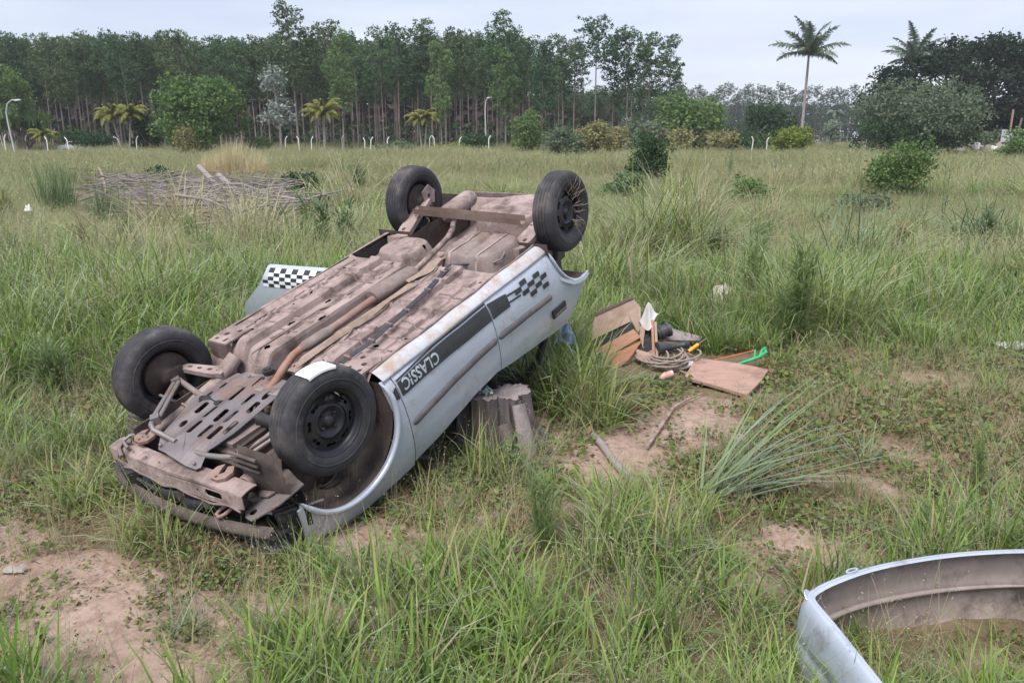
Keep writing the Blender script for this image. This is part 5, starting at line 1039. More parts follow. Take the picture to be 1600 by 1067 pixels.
def lamp(px, base, top, D, arm, label):
    b = at_y(px, base, D); H = (base - top) / FPX * D; o = empty('street_lamp', (b[0], D, 0)); MB().tube([(0, 0, 0), (-.25 * abs(arm), 0, H * .5), (-.3 * abs(arm), 0, H * .78), (-.05 * abs(arm), 0, H * .93), (.45 * arm, 0, H * .995), (.9 * arm, 0, H)], [.10, .085, .075, .06, .05, .05], 8).build('pole', 'lamp', o)
    MB().box((1.15 * arm, 0, H), (.65, .26, .14), (0, -.1 * np.sign(arm), 0), .8).build('lamp_head', 'lamp', o); tag(o, label, 'street lamp')
lamp(23, 234, 154, 89, 1.0, 'grey street lamp with a curved arm at the left end of the fence')
lamp(760, 234, 154, 102, .35, 'straight grey lamp pole in front of the plantation middle')
MB_ = MB(); b = at_y(7, 232, 100); o = empty('leaning_pole', (b[0], 100, 0)); MB().tube([(0, 0, 0), (-.6, 0, 3.9)], [.07, .05], 6).build('shaft', 'lamp', o); MB().box((-.6, 0, 3.95), (.14, .14, .1)).build('cap', 'post', o); tag(o, 'thin pale pole leaning beside the curved street lamp', 'pole')
# parked car behind the grass, shed sheet and timber posts
M['carpaint'] = mat('pale_car_paint', (.50, .53, .57), (.56, .58, .62), 4, .3, .2, coat=.5)
b = at_y(122, 228, 96); pc = empty('parked_car', (b[0], 96, 0), .15)
prof = [(-2.0, .35), (-2.05, .7), (-1.9, .95), (-1.2, 1.02), (-.75, 1.42), (.35, 1.46), (1.0, 1.05), (1.75, .92), (2.0, .7), (2.0, .35)]
mb = MB(); mb.add([(x, y, z) for y in (-.8, .8) for x, z in prof], [tuple(range(10)), tuple(range(19, 9, -1))] + [(i, (i + 1) % 10, 10 + (i + 1) % 10, 10 + i) for i in range(10)]); mb.build('body', 'carpaint', pc)
for y in (-.81, .81): MB().add([(x, y, z) for x, z in ((-1.05, 1.04), (-.70, 1.36), (.30, 1.39), (.85, 1.05))], [(0, 1, 2, 3)]).build('side_window', 'blackgloss', pc)
MB().add([(.42, -.7, 1.45), (.42, .7, 1.45), (1.02, .72, 1.07), (1.02, -.72, 1.07)], [(0, 1, 2, 3)]).build('windscreen', 'blackgloss', pc)
for x in (-1.25, 1.25):
    for y in (-.74, .74): MB().lathe([(.05, -.09), (.30, -.09), (.31, 0), (.30, .09), (.05, .09)], 18, Matrix.Translation((x, y, .31))).build('wheel', 'rubber', pc)
tag(pc, 'pale grey car parked behind the tall grass at far left', 'car')
b = at_y(1579, 232, 90); sh = MB(); sh.grid(lambda u, v: (u * 2.5 - 1.25, .03 * math.sin(u * 60), 1.35 + v * 1.35 + .05 * u), np.linspace(0, 1, 80), [0, 1], thick=(0, .01, 0)); o = sh.build('metal_sheet', M['lamp']); o.location = (b[0], 90, 0); tag(o, 'pale corrugated metal sheet at the right edge of the field', 'metal sheet')
for i, (x, t, m, lb) in enumerate(((1574, 166, 'tan', 'upright orange brown timber post behind the metal sheet'), (1586, 178, 'twig', 'leaning dark timber post beside the orange one'))):
    b = at_y(x, 232, 91); H = (232 - t) / FPX * 91; o = MB().box((0, 0, H / 2), (.16, .16, H), (0, .12 * i, 0)).build('timber_post', m); o.location = (b[0], 91, 0); tag(o, lb, 'post')
for i in range(9):
    x = 1500 + 9 * i; b = at_y(x, 232, 88 + (i % 3)); o = MB().box((0, 0, 0), (.8, .5, .35), (.2 * i, .5 * i, .3 * i), .7).build('rubble_block', 'concrete' if i % 3 else 'post'); o.location = (b[0], 88, .7 + .3 * (i % 2)); tag(o, 'pale block in the rubble heap under the metal sheet', 'rubble', 'rubble heap beside the fence')
# ---- branch heap
bv = []
for k in range(5):
    r = np.random.default_rng(200 + k); mb = MB(); n = 5; pts = [(t * 1.0 - .5, r.normal() * .03, r.normal() * .03) for t in np.linspace(0, 1, n)]; mb.tube(pts, [.022, .021, .018, .015, .009], 6); 
    for j in (1, 2, 3):
        d = Vector((.12, r.normal() * .12, abs(r.normal()) * .10)); mb.tube([pts[j], Vector(pts[j]) + d], [.010, .004], 4)
    bv.append(mb_mesh(mb, 'cut_branch', 'bleached'))
for k in range(150):
    if k < 95: px, py = 150 + 270 * rng.random(), 288 + 38 * rng.random()
    else: px, py = 320 + 150 * rng.random(), 312 + 52 * rng.random()
    py += 20 * (px - 150) / 300 * (rng.random() < .5); p = gpt(px, py); o = link('cut_branch', bv[k % 5]); L_ = 1.0 + 2.0 * rng.random(); o.scale = (L_, .55 + rng.random() * .9, .55 + rng.random() * .9)
    o.location = (p[0], p[1], gz1(p[0], p[1]) + .25 + .45 * rng.random()); o.rotation_euler = (rng.random() * 6, rng.normal() * .10, (.3 if rng.random() < .5 else rng.random() * 3.1) + rng.normal() * .5)
    tag(o, 'grey bare branch lying in the heap of cut branches', 'branch', 'cut branches heaped in the field')
for (a, b, rr, lb) in (((314, 290), (350, 318), .11, 'thick pale log slanting out of the branch heap'), ((346, 312), (392, 342), .10, 'second pale log lying below the slanting one'), ((158, 290), (168, 314), .05, 'dark forked branch propped at the left end of the heap')):
    p, q = Vector(gpt(*a)), Vector(gpt(*b)); o = MB().tube([p + Vector((0, 0, .75)), p.lerp(q, .5) + Vector((.05, 0, .5)), q + Vector((0, 0, .28))], [rr, rr * .9, rr * .7], 8).build('log', 'bleached' if rr > .06 else 'stick'); tag(o, lb, 'log')
r = np.random.default_rng(210); tw = MB()
for k in range(900):
    p = gpt(140 + 310 * r.random(), 288 + 62 * r.random() ** 1.3); a = r.random() * 6.28; l = .2 + .7 * r.random(); z = .1 + .6 * r.random(); d = Vector((math.cos(a) * l, math.sin(a) * l, r.normal() * .1)); s = Vector((0, .0, .016)); p = Vector((p[0], p[1], z)); tw.add([p - s, p + d, p + s], [(0, 1, 2)])
tag(tw.build('brushwood', 'bleached', fix=False), 'fine dry twigs packed through the branch heap', 'brushwood', kind='stuff')
# ------------------------------------------------------------------ grasses and weeds
BL = dict(ca=(0.078, 0.158, 0.030), cb=(0.310, 0.415, 0.110), rnd=.45, trans=.32, dry=((.36, .31, .18), .10), gloss=.05)
M['blade'] = leafmat('grass_blades', **BL)
FI = dict(ca=(0.25, 0.265, 0.13), cb=(0.50, 0.48, 0.31), rnd=.5, trans=.3, dry=((.38, .32, .23), .25), gloss=.02)
M['fine'] = leafmat('seeding_grass', **FI)
M['drygrass'] = leafmat('dead_grass', (0.200, 0.138, 0.088), (0.360, 0.271, 0.175), .7, .2, gloss=.02)
M['drygrass_real'] = leafmat('near_dead_grass', (0.200, 0.138, 0.088), (0.360, 0.271, 0.175), .7, .2, gloss=.02, tint='GEOMETRY')
M['cover'] = leafmat('ground_cover_leaves', (0.083, 0.133, 0.035), (0.209, 0.261, 0.086), .7, .25, dry=((.24, .16, .09), .22), gloss=.05)
M['cover_real'] = leafmat('near_ground_cover_leaves', (0.083, 0.133, 0.035), (0.209, 0.261, 0.086), .7, .25, dry=((.24, .16, .09), .22), gloss=.05, tint='GEOMETRY')
M['fartuft'] = leafmat('field_grass', (.20, .245, .105), (.43, .43, .25), .45, .3, dry=((.33, .28, .19), .16), gloss=.02)
M['blade_real'] = leafmat('near_grass_blades', tint='GEOMETRY', **BL)
M['fine_real'] = leafmat('near_seeding_grass', tint='GEOMETRY', **FI)
M['reed'] = leafmat('dark_reeds', (0.083, 0.143, 0.068), (0.180, 0.247, 0.112), .6, .25, tint=False, gloss=.04)
M['weed'] = leafmat('feathery_weed', (.18, .26, .09), (.32, .40, .17), .6, .5, tint=False, gloss=.04)
M['tussock'] = leafmat('tussock_blades', (0.127, 0.194, 0.045), (0.327, 0.378, 0.127), .75, .32, tint=False, dry=((.36, .30, .17), .12), gloss=.05)
M['longblade'] = leafmat('bluish_long_blades', (0.130, 0.195, 0.085), (0.260, 0.325, 0.182), .7, .3, tint=False, gloss=.06)
M['fine_single'] = leafmat('pale_tussock', FI['ca'], FI['cb'], .7, .3, tint=False, dry=FI['dry'], gloss=.02)
b_ = NT('thin_haze'); v_ = b_.n('ShaderNodeVolumePrincipled'); v_.inputs['Density'].default_value = .00032; v_.inputs['Color'].default_value = (.86, .90, .97, 1); b_.l(v_.outputs[0], b_.o.inputs['Volume']); M['haze'] = b_.m
M['clod'] = mat('soil_clod', (.26, .175, .14), (.36, .25, .205), 30, .95)
M['pale_dry'] = leafmat('cream_dry_grass', (.52, .44, .26), (.68, .60, .40), .7, .3, tint=False, gloss=.02)
def blades(n, L_, wd, base, r, lean=(.1, .8), droop=1.0, seg=4, lv=.45, out=None):
    """n curved tapering blades; returns V, Q"""
    t = np.linspace(0, 1, seg + 1); a = r.random(n) * 6.283 if out is None else out + r.normal(size=n) * .5; rb = base * np.sqrt(r.random(n)); b0 = r.random(n) * 6.283
    P0 = np.stack([np.cos(b0) * rb, np.sin(b0) * rb, np.zeros(n)], 1); len_ = L_ * (1 - lv + 2 * lv * r.random(n)); th0 = lean[0] + (lean[1] - lean[0]) * r.random(n) ** 1.4; dr = droop * (.2 + 1.0 * r.random(n))
    P = [P0]; 
    for i in range(seg):
        th = th0 + dr * t[i + 1] ** 1.5; d = np.stack([np.cos(a) * np.sin(th), np.sin(a) * np.sin(th), np.cos(th)], 1); P.append(P[-1] + d * (len_ / seg)[:, None])
    P = np.stack(P, 1); sd = np.stack([-np.sin(a + r.normal(size=n) * .5), np.cos(a), r.normal(size=n) * .2], 1); sd /= np.linalg.norm(sd, axis=1)[:, None]
    wv = wd * (.6 + .7 * r.random(n))[:, None] * np.interp(np.linspace(0, 1, seg + 1), [0, .25, .5, .75, 1], [.75, 1, .85, .55, .06])[None] * .5
    A = P - sd[:, None] * wv[..., None]; B = P + sd[:, None] * wv[..., None]; V = np.stack([A, B], 2).reshape(n, -1, 3); k = 2 * (seg + 1)
    Q = np.array([[2 * i, 2 * i + 1, 2 * i + 3, 2 * i + 2] for i in range(seg)]); Q = (Q[None] + (np.arange(n) * k)[:, None, None]).reshape(-1, 4); return V.reshape(-1, 3), Q, P
def cat(parts):
    V = []; Q = []; o = 0
    for v, q in parts: V.append(v); Q += [tuple(int(i) + o for i in f) for f in q]; o += len(v)
    return np.concatenate(V), Q
def seedheads(P, r, size=.02, k=5):
    tip = P[:, -1]; d = P[:, -1] - P[:, -2]; C = []
    for j in range(k): C.append(tip - d * (.9 * j / k)[None] if False else tip - d * (.9 * j / k) + r.normal(size=tip.shape) * size * .6)
    return leafcards(np.concatenate(C), size, r, .3, .35)
SRC = {}; SRCV = {}
def src(kind, me):
    V = np.array([v.co[:] for v in me.vertices]); Q = np.array([list(p.vertices) for p in me.polygons]); SRCV.setdefault(kind, []).append((V, Q))
    c = SRC.setdefault(kind, bpy.data.collections.new('src_' + kind)); c.objects.link(bpy.data.objects.new('%s_%02d' % (kind, len(c.objects)), me))
for k in range(5):
    r = np.random.default_rng(300 + k); v, q, P = blades(16 + 2 * k, .34, .0135, .085, r, (.05, .8), .95, 3); src('blade', mesh_np('blade', v, q, 'blade'))
    v, q, P = blades(13 + k, .48, .0030, .09, r, (.02, .45), .55, 3); s = seedheads(P[:9], r, .016, 4); v2, q2, _ = blades(8, .22, .006, .08, r, (.2, 1.0), .9, 2); src('fine', mesh_np('fine', *cat([(v, q), s, (v2, q2)]), 'fine'))
    v, q, P = blades(16, .24, .0040, .12, r, (.7, 1.5), .5, 2); src('dry', mesh_np('dry', v, q, 'drygrass'))
    n = 26; C = np.stack([r.normal(size=n) * .07, r.normal(size=n) * .07, .01 + .05 * r.random(n)], 1); src('cover', mesh_np('cover', *leafcards(C, .030, r, .75, .75), 'cover'))
    v, q, P = blades(34, .55, .016, .34, r, (.02, .6), .7); s = seedheads(P[:16], r, .05, 4); src('far', mesh_np('far', *cat([(v, q), s]), 'fartuft'))
def scatter(name, kind, P, scl, tint, label, cat_, r, tilt=.12):
    n = len(P); me = bpy.data.meshes.new(name); me.from_pydata([tuple(p) for p in P], [], [])
    rot = np.stack([r.normal(size=n) * tilt, r.normal(size=n) * tilt, r.random(n) * 6.283], 1).astype(np.float32)
    me.attributes.new('rot', 'FLOAT_VECTOR', 'POINT').data.foreach_set('vector', rot.ravel())
    me.attributes.new('scl', 'FLOAT_VECTOR', 'POINT').data.foreach_set('vector', np.ascontiguousarray(scl, np.float32).ravel())
    me.attributes.new('tint', 'FLOAT', 'POINT').data.foreach_set('value', np.clip(tint, 0, 1).astype(np.float32))
    me.attributes.new('pick', 'INT', 'POINT').data.foreach_set('value', r.integers(0, 5, n).astype(np.int32))
    o = link(name, me); g = bpy.data.node_groups.new(name, 'GeometryNodeTree'); g.interface.new_socket('Geometry', in_out='INPUT', socket_type='NodeSocketGeometry'); g.interface.new_socket('Geometry', in_out='OUTPUT', socket_type='NodeSocketGeometry')
    gi = g.nodes.new('NodeGroupInput'); go = g.nodes.new('NodeGroupOutput'); ip_ = g.nodes.new('GeometryNodeInstanceOnPoints'); ci = g.nodes.new('GeometryNodeCollectionInfo')
    ci.inputs['Collection'].default_value = SRC[kind]; ci.inputs['Separate Children'].default_value = True; ci.inputs['Reset Children'].default_value = True
    def na(nm, t): a = g.nodes.new('GeometryNodeInputNamedAttribute'); a.data_type = t; a.inputs['Name'].default_value = nm; return a.outputs['Attribute']
    ip_.inputs['Pick Instance'].default_value = True; K = g.links
    K.new(gi.outputs[0], ip_.inputs['Points']); K.new(ci.outputs[0], ip_.inputs['Instance']); K.new(na('pick', 'INT'), ip_.inputs['Instance Index']); K.new(na('rot', 'FLOAT_VECTOR'), ip_.inputs['Rotation']); K.new(na('scl', 'FLOAT_VECTOR'), ip_.inputs['Scale']); K.new(ip_.outputs[0], go.inputs[0])
    md = o.modifiers.new('scatter', 'NODES'); md.node_group = g; tag(o, label, cat_, kind='stuff'); return o
def quick_mesh(name, V, Q, m):
    me = bpy.data.meshes.new(name); n, k = len(V), len(Q); me.vertices.add(n); me.vertices.foreach_set('co', np.ascontiguousarray(V, np.float32).ravel())
    me.loops.add(4 * k); me.loops.foreach_set('vertex_index', np.ascontiguousarray(Q, np.int32).ravel()); me.polygons.add(k); me.polygons.foreach_set('loop_start', np.arange(0, 4 * k, 4, dtype=np.int32))
    me.update(calc_edges=True); me.materials.append(M[m]); return me
def scatter_real(name, kind, P, scl, tint, label, cat_, r, m, tilt=.12):
    """the same as scatter but joined into one mesh, which traces much faster where clumps overlap"""
    n = len(P); pick = r.integers(0, 5, n); Vs = []; Qs = []; Ts = []; o = 0
    for k in range(5):
        i = np.where(pick == k)[0]; V, Q = SRCV[kind][k]; a, b, c = r.normal(size=len(i)) * tilt, r.normal(size=len(i)) * tilt, r.random(len(i)) * 6.283
        W = V[None] * scl[i][:, None]; X, Y, Z = W[..., 0], W[..., 1], W[..., 2]
        X, Y = X * np.cos(c)[:, None] - Y * np.sin(c)[:, None], X * np.sin(c)[:, None] + Y * np.cos(c)[:, None]
        X, Z = X + Z * np.sin(a)[:, None], Z * np.cos(a)[:, None]; Y, Z = Y + Z * np.sin(b)[:, None], Z * np.cos(b)[:, None]
        W = np.stack([X, Y, Z], 2) + P[i][:, None]; Vs.append(W.reshape(-1, 3)); Qs.append((Q[None] + (np.arange(len(i)) * len(V))[:, None, None]).reshape(-1, 4) + o); Ts.append(np.repeat(tint[i], len(V))); o += len(i) * len(V)
    me = quick_mesh(name, np.concatenate(Vs), np.concatenate(Qs), m); me.attributes.new('tint', 'FLOAT', 'POINT').data.foreach_set('value', np.clip(np.concatenate(Ts), 0, 1).astype(np.float32)); return tag(link(name, me), label, cat_, kind='stuff')
def wedge(n, y0, y1, r, mx=1.0, k=.80):
    y = np.sqrt(r.random(n) * (y1 ** 2 - y0 ** 2) + y0 ** 2); x = (r.random(n) * 2 - 1) * (k * y + mx); return x, y
def under_car(x, y, grow=0.0):
    c = (np.stack([x, y, np.full_like(x, .15)], 1) - _CT) @ _CR
    lat = np.abs(c[:, 1]); f = (c[:, 0] > -.75 - grow) & (c[:, 0] < 1.80 + grow) & (lat < .66 + grow)
    wd_ = gpt(852, 872); st = (np.hypot(x - SX, (y - SY) / .9) < .26) | ((np.abs(x - wd_[0]) < .14) & (y < wd_[1] + .12) & (y > wd_[1] - .32))
    return f | st
def on_things(x, y):
    u = to_px(np.stack([x, y, np.zeros_like(x)], 1)); X, Y = u[:, 0], u[:, 1]
    b = (X > 1062) & (X < 1208) & (Y > 552) & (Y < 622)                       # the plywood board
    b |= (X > 925) & (X < 1075) & (Y > 520) & (Y < 596) & (y < 7.6)              # drawer and rope
    b |= (X > 1285) & (X < 1640) & (Y > 880) & (Y < 985) & (Y > 955 - (X - 1285) * .25)
    b |= (np.abs(X - 955) < 48) & (np.abs(Y - 718) < 45) & (y < 6)
    return b
HZ = [(150, 470, 330, 120, .55), (60, 600, 140, 60, .50), (300, 420, 250, 80, .45), (1300, 450, 420, 110, .42), (1050, 380, 160, 90, .40), (1500, 420, 260, 130, .42), (800, 980, 420, 110, .33), (250, 780, 160, 60, .30), (900, 590, 120, 60, .34), (1550, 560, 120, 50, .42), (1000, 900, 260, 60, .32), (1480, 1010, 190, 60, .06), (1450, 1045, 170, 50, .08)]
def lowl_at(x, y):
    u = to_px(np.stack([x, y, np.zeros_like(x)], 1)); d = ((u[:, 0] - 300) / 215) ** 4 + ((u[:, 1] - 338) / 52) ** 4; return np.exp(-d)
def height_at(x, y):
    u = to_px(np.stack([x, y, np.zeros_like(x)], 1)); h = .24 + .22 * smooth01(5.5, 10, y) - .12 * smooth01(11, 15, y); wt = np.ones_like(x); hs = h.copy()
    for cx, cy, rx, ry, hh in HZ:
        g = np.exp(-(((u[:, 0] - cx) / rx) ** 2 + ((u[:, 1] - cy) / ry) ** 2) * 1.2) * 3; hs += g * hh; wt += g
    hs = hs / wt * (.75 + .5 * fbm(x, y, .8, 12)); far = smooth01(11, 14, y)
    lowl = lowl_at(x, y); hs = hs * (1 - far + far * (.35 + 1.35 * smooth01(.25, .75, fbm(x, y, .33, 41)))); return hs * (1 - .30 * far) * (1 - .72 * lowl) * (1 - .5 * low_at(x, y))
r = np.random.default_rng(400)
def put(x, y): return np.stack([x, y, gz(x, y) - .005], 1)
def s3(s, r, zv=.25): return np.stack([s, s, s * (1 - zv + 2 * zv * r.random(len(s)))], 1)
# near field
x, y = wedge(15000, 1.5, 10.5, r); ba = bare_at(x, y); lo = low_at(x, y); h = height_at(x, y); pat = fbm(x, y, 1.1, 20)
keep = (r.random(len(x)) > np.clip(ba * 1.25, 0, .985)) & (r.random(len(x)) > lo * .95) & ~under_car(x, y) & ~on_things(x, y)
near_car = under_car(x, y, .22) | (np.hypot(x - SX, y - SY) < .5); h = np.where(near_car, np.minimum(h, .20), h)
x_, y_, h_ = x[keep], y[keep], h[keep]; t_ = .12 + .75 * pat[keep] + .15 * r.normal(size=keep.sum()) + .15 * (1 - smooth01(3, 6, y_)) * 0
dense = r.random(len(x_)) < .82
scatter_real('meadow_grass', 'blade', put(x_[dense], y_[dense]), s3(h_[dense] / .34 * (.7 + .5 * r.random(dense.sum())), r), t_[dense], 'rank green grass round the wreck and in front', 'grass', r, 'blade_real')
d2 = ~dense
scatter_real('seeding_grass', 'fine', put(x_[d2], y_[d2]), s3(h_[d2] / .40 * (.7 + .5 * r.random(d2.sum())), r), t_[d2], 'thin seeding stems standing among the green grass', 'grass', r, 'fine_real')
# thin stems crossing the bare places
x, y = wedge(2600, 1.6, 9, r); ba = bare_at(x, y); k = (ba < .9) & ~under_car(x, y, .03) & ~on_things(x, y); x, y = x[k], y[k]
scatter('stray_stems', 'fine', put(x, y), s3(.30 + .45 * r.random(len(x)), r), r.random(len(x)), 'sparse pale stems rising from bare ground', 'grass', r, .25)
# dead grass mat and ground cover
x, y = wedge(11500, 1.4, 11, r); ba = bare_at(x, y); lo = low_at(x, y); k = (r.random(len(x)) < (.32 + .55 * lo) * (1 - .78 * ba)) & ~on_things(x, y); x, y = x[k], y[k]
scatter_real('dead_grass', 'dry', put(x, y), s3(.55 + .6 * r.random(len(x)), r), r.random(len(x)), 'mat of dead brown grass lying on the soil', 'grass', r, 'drygrass_real', .1)
x, y = wedge(34000, 1.4, 10.5, r); ba = bare_at(x, y); lo = low_at(x, y); cl_ = fbm(x, y, 2.0, 30); k = (r.random(len(x)) < (.05 + 1.0 * lo * smooth01(.32, .52, cl_)) * (1 - .88 * ba)) & ~on_things(x, y) & ~under_car(x, y); x, y = x[k], y[k]
scatter_real('ground_cover', 'cover', put(x, y), s3((.7 + .8 * r.random(len(x))) * (.56 + .44 * smooth01(2.4, 5.5, y)), r), .2 + .6 * r.random(len(x)), 'low small leaved weeds creeping over the soil', 'weeds', r, 'cover_real', .2)
pr = np.random.default_rng(700)
for k in range(5):
    b_ = bmesh.new(); bmesh.ops.create_icosphere(b_, subdivisions=1, radius=.010)
    for v in b_.verts: v.co = v.co * (.6 + .7 * pr.random()); v.co.z *= .7
    me_ = bpy.data.meshes.new('pebble'); b_.to_mesh(me_); b_.free(); me_.materials.append(M['clod'] if k < 3 else M['concrete']); c_ = SRC.setdefault('pebble', bpy.data.collections.new('src_pebble')); c_.objects.link(bpy.data.objects.new('pebble_%02d' % k, me_))
x, y = wedge(9000, 1.5, 8, r); k = (r.random(len(x)) < .1 + .9 * bare_at(x, y)) & ~under_car(x, y); x, y = x[k], y[k]
scatter('soil_clods', 'pebble', put(x, y) + [0, 0, .006], np.repeat((.35 + 1.1 * r.random(len(x)) ** 3)[:, None], 3, 1), r.random(len(x)), 'crumbs of soil and little stones on the bare ground', 'soil', r, .5)
# middle field
x, y = wedge(17000, 10.2, 32, r, 1.5); h = height_at(x, y); pat = fbm(x, y, .5, 22); heap = px_field(x, y, [(290, 305, 150, 22), (390, 335, 80, 28)]) > .25; k = ~(heap & (r.random(len(x)) < .93)); x, y, h, pat = x[k], y[k], h[k], pat[k]
b_ = r.random(len(x)) < .38 + .5 * (fbm(x, y, .35, 25) - .5)
scatter('tall_meadow_grass', 'blade', put(x[b_], y[b_]), s3(h[b_] / .32 * (.8 + .6 * r.random(b_.sum())), r), .25 + .75 * pat[b_] + .1 * r.normal(size=b_.sum()), 'tall green grass of the field beyond the wreck', 'grass', r)
f_ = ~b_
scatter('tall_seeding_grass', 'fine', put(x[f_], y[f_]), s3(h[f_] / .40 * (.9 + .5 * r.random(f_.sum())), r) * np.array([1.35, 1.35, 1]), .15 + .8 * pat[f_] + .1 * r.normal(size=f_.sum()), 'pale seeding grass filling the field beyond the wreck', 'grass', r)
x, y = wedge(7000, 10, 34, r, 1.5); heap = px_field(x, y, [(290, 305, 150, 22), (390, 335, 80, 28)]) > .25; x, y = x[~heap], y[~heap]
scatter('field_grass_under', 'far', put(x, y), s3((.38 + .3 * r.random(len(x))) * (1 - .6 * lowl_at(x, y)), r), .1 + .6 * fbm(x, y, .4, 26), 'close grass under the tall stems of the field', 'grass', r)
# far field
x, y = wedge(30000, 30, 99, r, 4, .78); pat = fbm(x, y, .12, 23); scatter('far_field_grass', 'far', put(x, y), s3((.65 + .5 * r.random(len(x))) * (.45 + 1.1 * smooth01(.25, .8, fbm(x, y, .16, 24))), r), .15 + .95 * pat + .1 * r.normal(size=len(x)), 'pale grass of the field reaching to the fence', 'grass', r)
x, y = wedge(6000, 99, 135, r, 4, .78); scatter('verge_grass', 'far', put(x, y), s3(1.1 + .8 * r.random(len(x)), r), .1 + .5 * r.random(len(x)), 'rough grass beyond the fence under the trees', 'grass', r)
# ---- single tussocks, reeds and weeds that stand out
def tussock(name, px, py, h, rad, n, m, label, seed, wd=.010, lean=(.05, 1.0), droop=1.2, out=None, cat_='grass', seeds=0, z=0):
    r = np.random.default_rng(seed); p = gpt(px, py); v, q, P = blades(n, h, wd, rad, r, lean, droop, out=out); parts = [(v, q)]
    if seeds: parts.append(seedheads(P[:seeds], r, .03, 6))
    o = link(name, mesh_np(name, *cat(parts), m)); o.location = (p[0], p[1], gz1(p[0], p[1]) - .02); tag(o, label, cat_); return o
tussock('grass_tussock', 885, 640, .62, .28, 420, 'tussock', 'thick green grass tuft between the stump and the smashed drawer', 501, .012)
tussock('grass_tussock', 925, 660, .40, .22, 240, 'tussock', 'low green tuft just below the smashed drawer', 530, .010)
tussock('grass_tussock', 835, 625, .52, .18, 260, 'tussock', 'green grass tuft against the car door above the stump', 502, .011)
tussock('grass_tussock', 772, 745, .34, .16, 170, 'tussock', 'short grass tuft at the foot of the stump', 531, .008)
tussock('grass_tussock', 690, 800, .22, .2, 110, 'tussock', 'short grass tuft beside the lower edge of the near fender', 532, .007)
tussock('grass_tussock', 1040, 415, 1.55, .70, 800, 'tussock', 'biggest round tussock in the field behind the raised rear wheel', 503, .016, droop=1.5)
tussock('grass_tussock', 960, 470, 1.0, .6, 520, 'tussock', 'broad tussock right behind the raised rear wheel', 504, .014, droop=1.4)
tussock('grass_tussock', 1275, 520, 1.0, .55, 560, 'tussock', 'dense tussock beside the tall feathery weeds', 505, .012, droop=1.4)
tussock('grass_tussock', 1090, 490, .75, .5, 480, 'tussock', 'tussock standing just behind the cream rag', 506, .011, droop=1.3)
tussock('grass_tussock', 1440, 505, .75, .55, 420, 'tussock', 'tussock in the right field beyond the leafy ground', 507, .011, droop=1.3)
tussock('grass_tussock', 235, 520, 1.0, .55, 700, 'tussock', 'large arching tussock left of the open car door', 508, .013, droop=1.5)
tussock('grass_tussock', 40, 560, .8, .5, 520, 'tussock', 'tall tussock at the left beyond the front wheel', 509, .012, droop=1.3)
tussock('grass_tussock', 150, 780, .34, .25, 240, 'tussock', 'grass tuft in front of the crushed nose', 510, .008)
tussock('grass_tussock', 265, 838, .30, .25, 240, 'tussock', 'grass tuft growing against the bumper bar', 511, .008)
tussock('grass_tussock', 1010, 880, .40, .26, 260, 'tussock', 'bright grass tuft right of the feathery weed', 512, .009)
tussock('blue_rosette', 290, 985, .16, .06, 70, 'longblade', 'small bluish grass rosette on the bare soil', 513, .007, (.5, 1.3), .5)
tussock('long_grass_clump', 1100, 770, .85, .10, 60, 'longblade', 'clump of long flopping bluish blades on the leafy ground', 514, .014, (.6, 1.35), .45, out=.25)
tussock('long_grass_clump', 1350, 722, .28, .06, 40, 'longblade', 'small clump of pale blades beside the creeping weeds', 515, .010, (.5, 1.3), .6)
tussock('reed_clump', 92, 330, 1.15, .45, 320, 'reed', 'dark upright reeds left of the branch heap', 516, .014, (.02, .35), .3)
tussock('reed_clump', 172, 345, .8, .5, 220, 'reed', 'dark reeds at the left end of the branch heap', 517, .014, (.02, .4), .3)
for i, (x, y, h) in enumerate(((352, 285, 1.0), (372, 285, 1.25), (402, 286, .95), (330, 282, .8))):
    tussock('cream_grass', x, y, h * 1.25, .45, 380, 'pale_dry', 'clump of cream coloured dry grass behind the branch heap', 520 + i, .02, (.02, .35), .3, seeds=90)['group'] = 'cream dry grass clumps'
fv = []
for k in range(5):
    r = np.random.default_rng(540 + k); v, q, P = blades(170, .75 + .1 * k, .016, .35, r, (.03, .9), 1.2); fv.append(mesh_np('field_tussock', *cat([(v, q), seedheads(P[:40], r, .03, 5)]), ('tussock', 'reed', 'tussock', 'fine_single', 'fine_single')[k]))
r = np.random.default_rng(545)
for k in range(95):
    y = 10.5 + 34 * r.random() ** 1.5; x = (r.random() * 2 - 1) * (.72 * y + .5); u = to_px(np.array([[x, y, 0]]))[0]
    if (110 < u[0] < 480 and 270 < u[1] < 355) or (560 < u[0] < 930 and u[1] > 330): continue
    o = link('field_tussock', fv[k % 5]); o.location = (x, y, gz1(x, y) - .02); s_ = .55 + .75 * r.random(); o.scale = (s_ * (.8 + .8 * r.random()), s_ * (.8 + .8 * r.random()), s_ * (.7 + .5 * r.random())); o.rotation_euler = (0, 0, r.random() * 6.28)
    tag(o, ('green', 'dark green', 'green', 'pale seeding', 'pale seeding')[k % 5] + ' tussock standing in the open field behind the wreck', 'grass', 'tussocks scattered over the field')
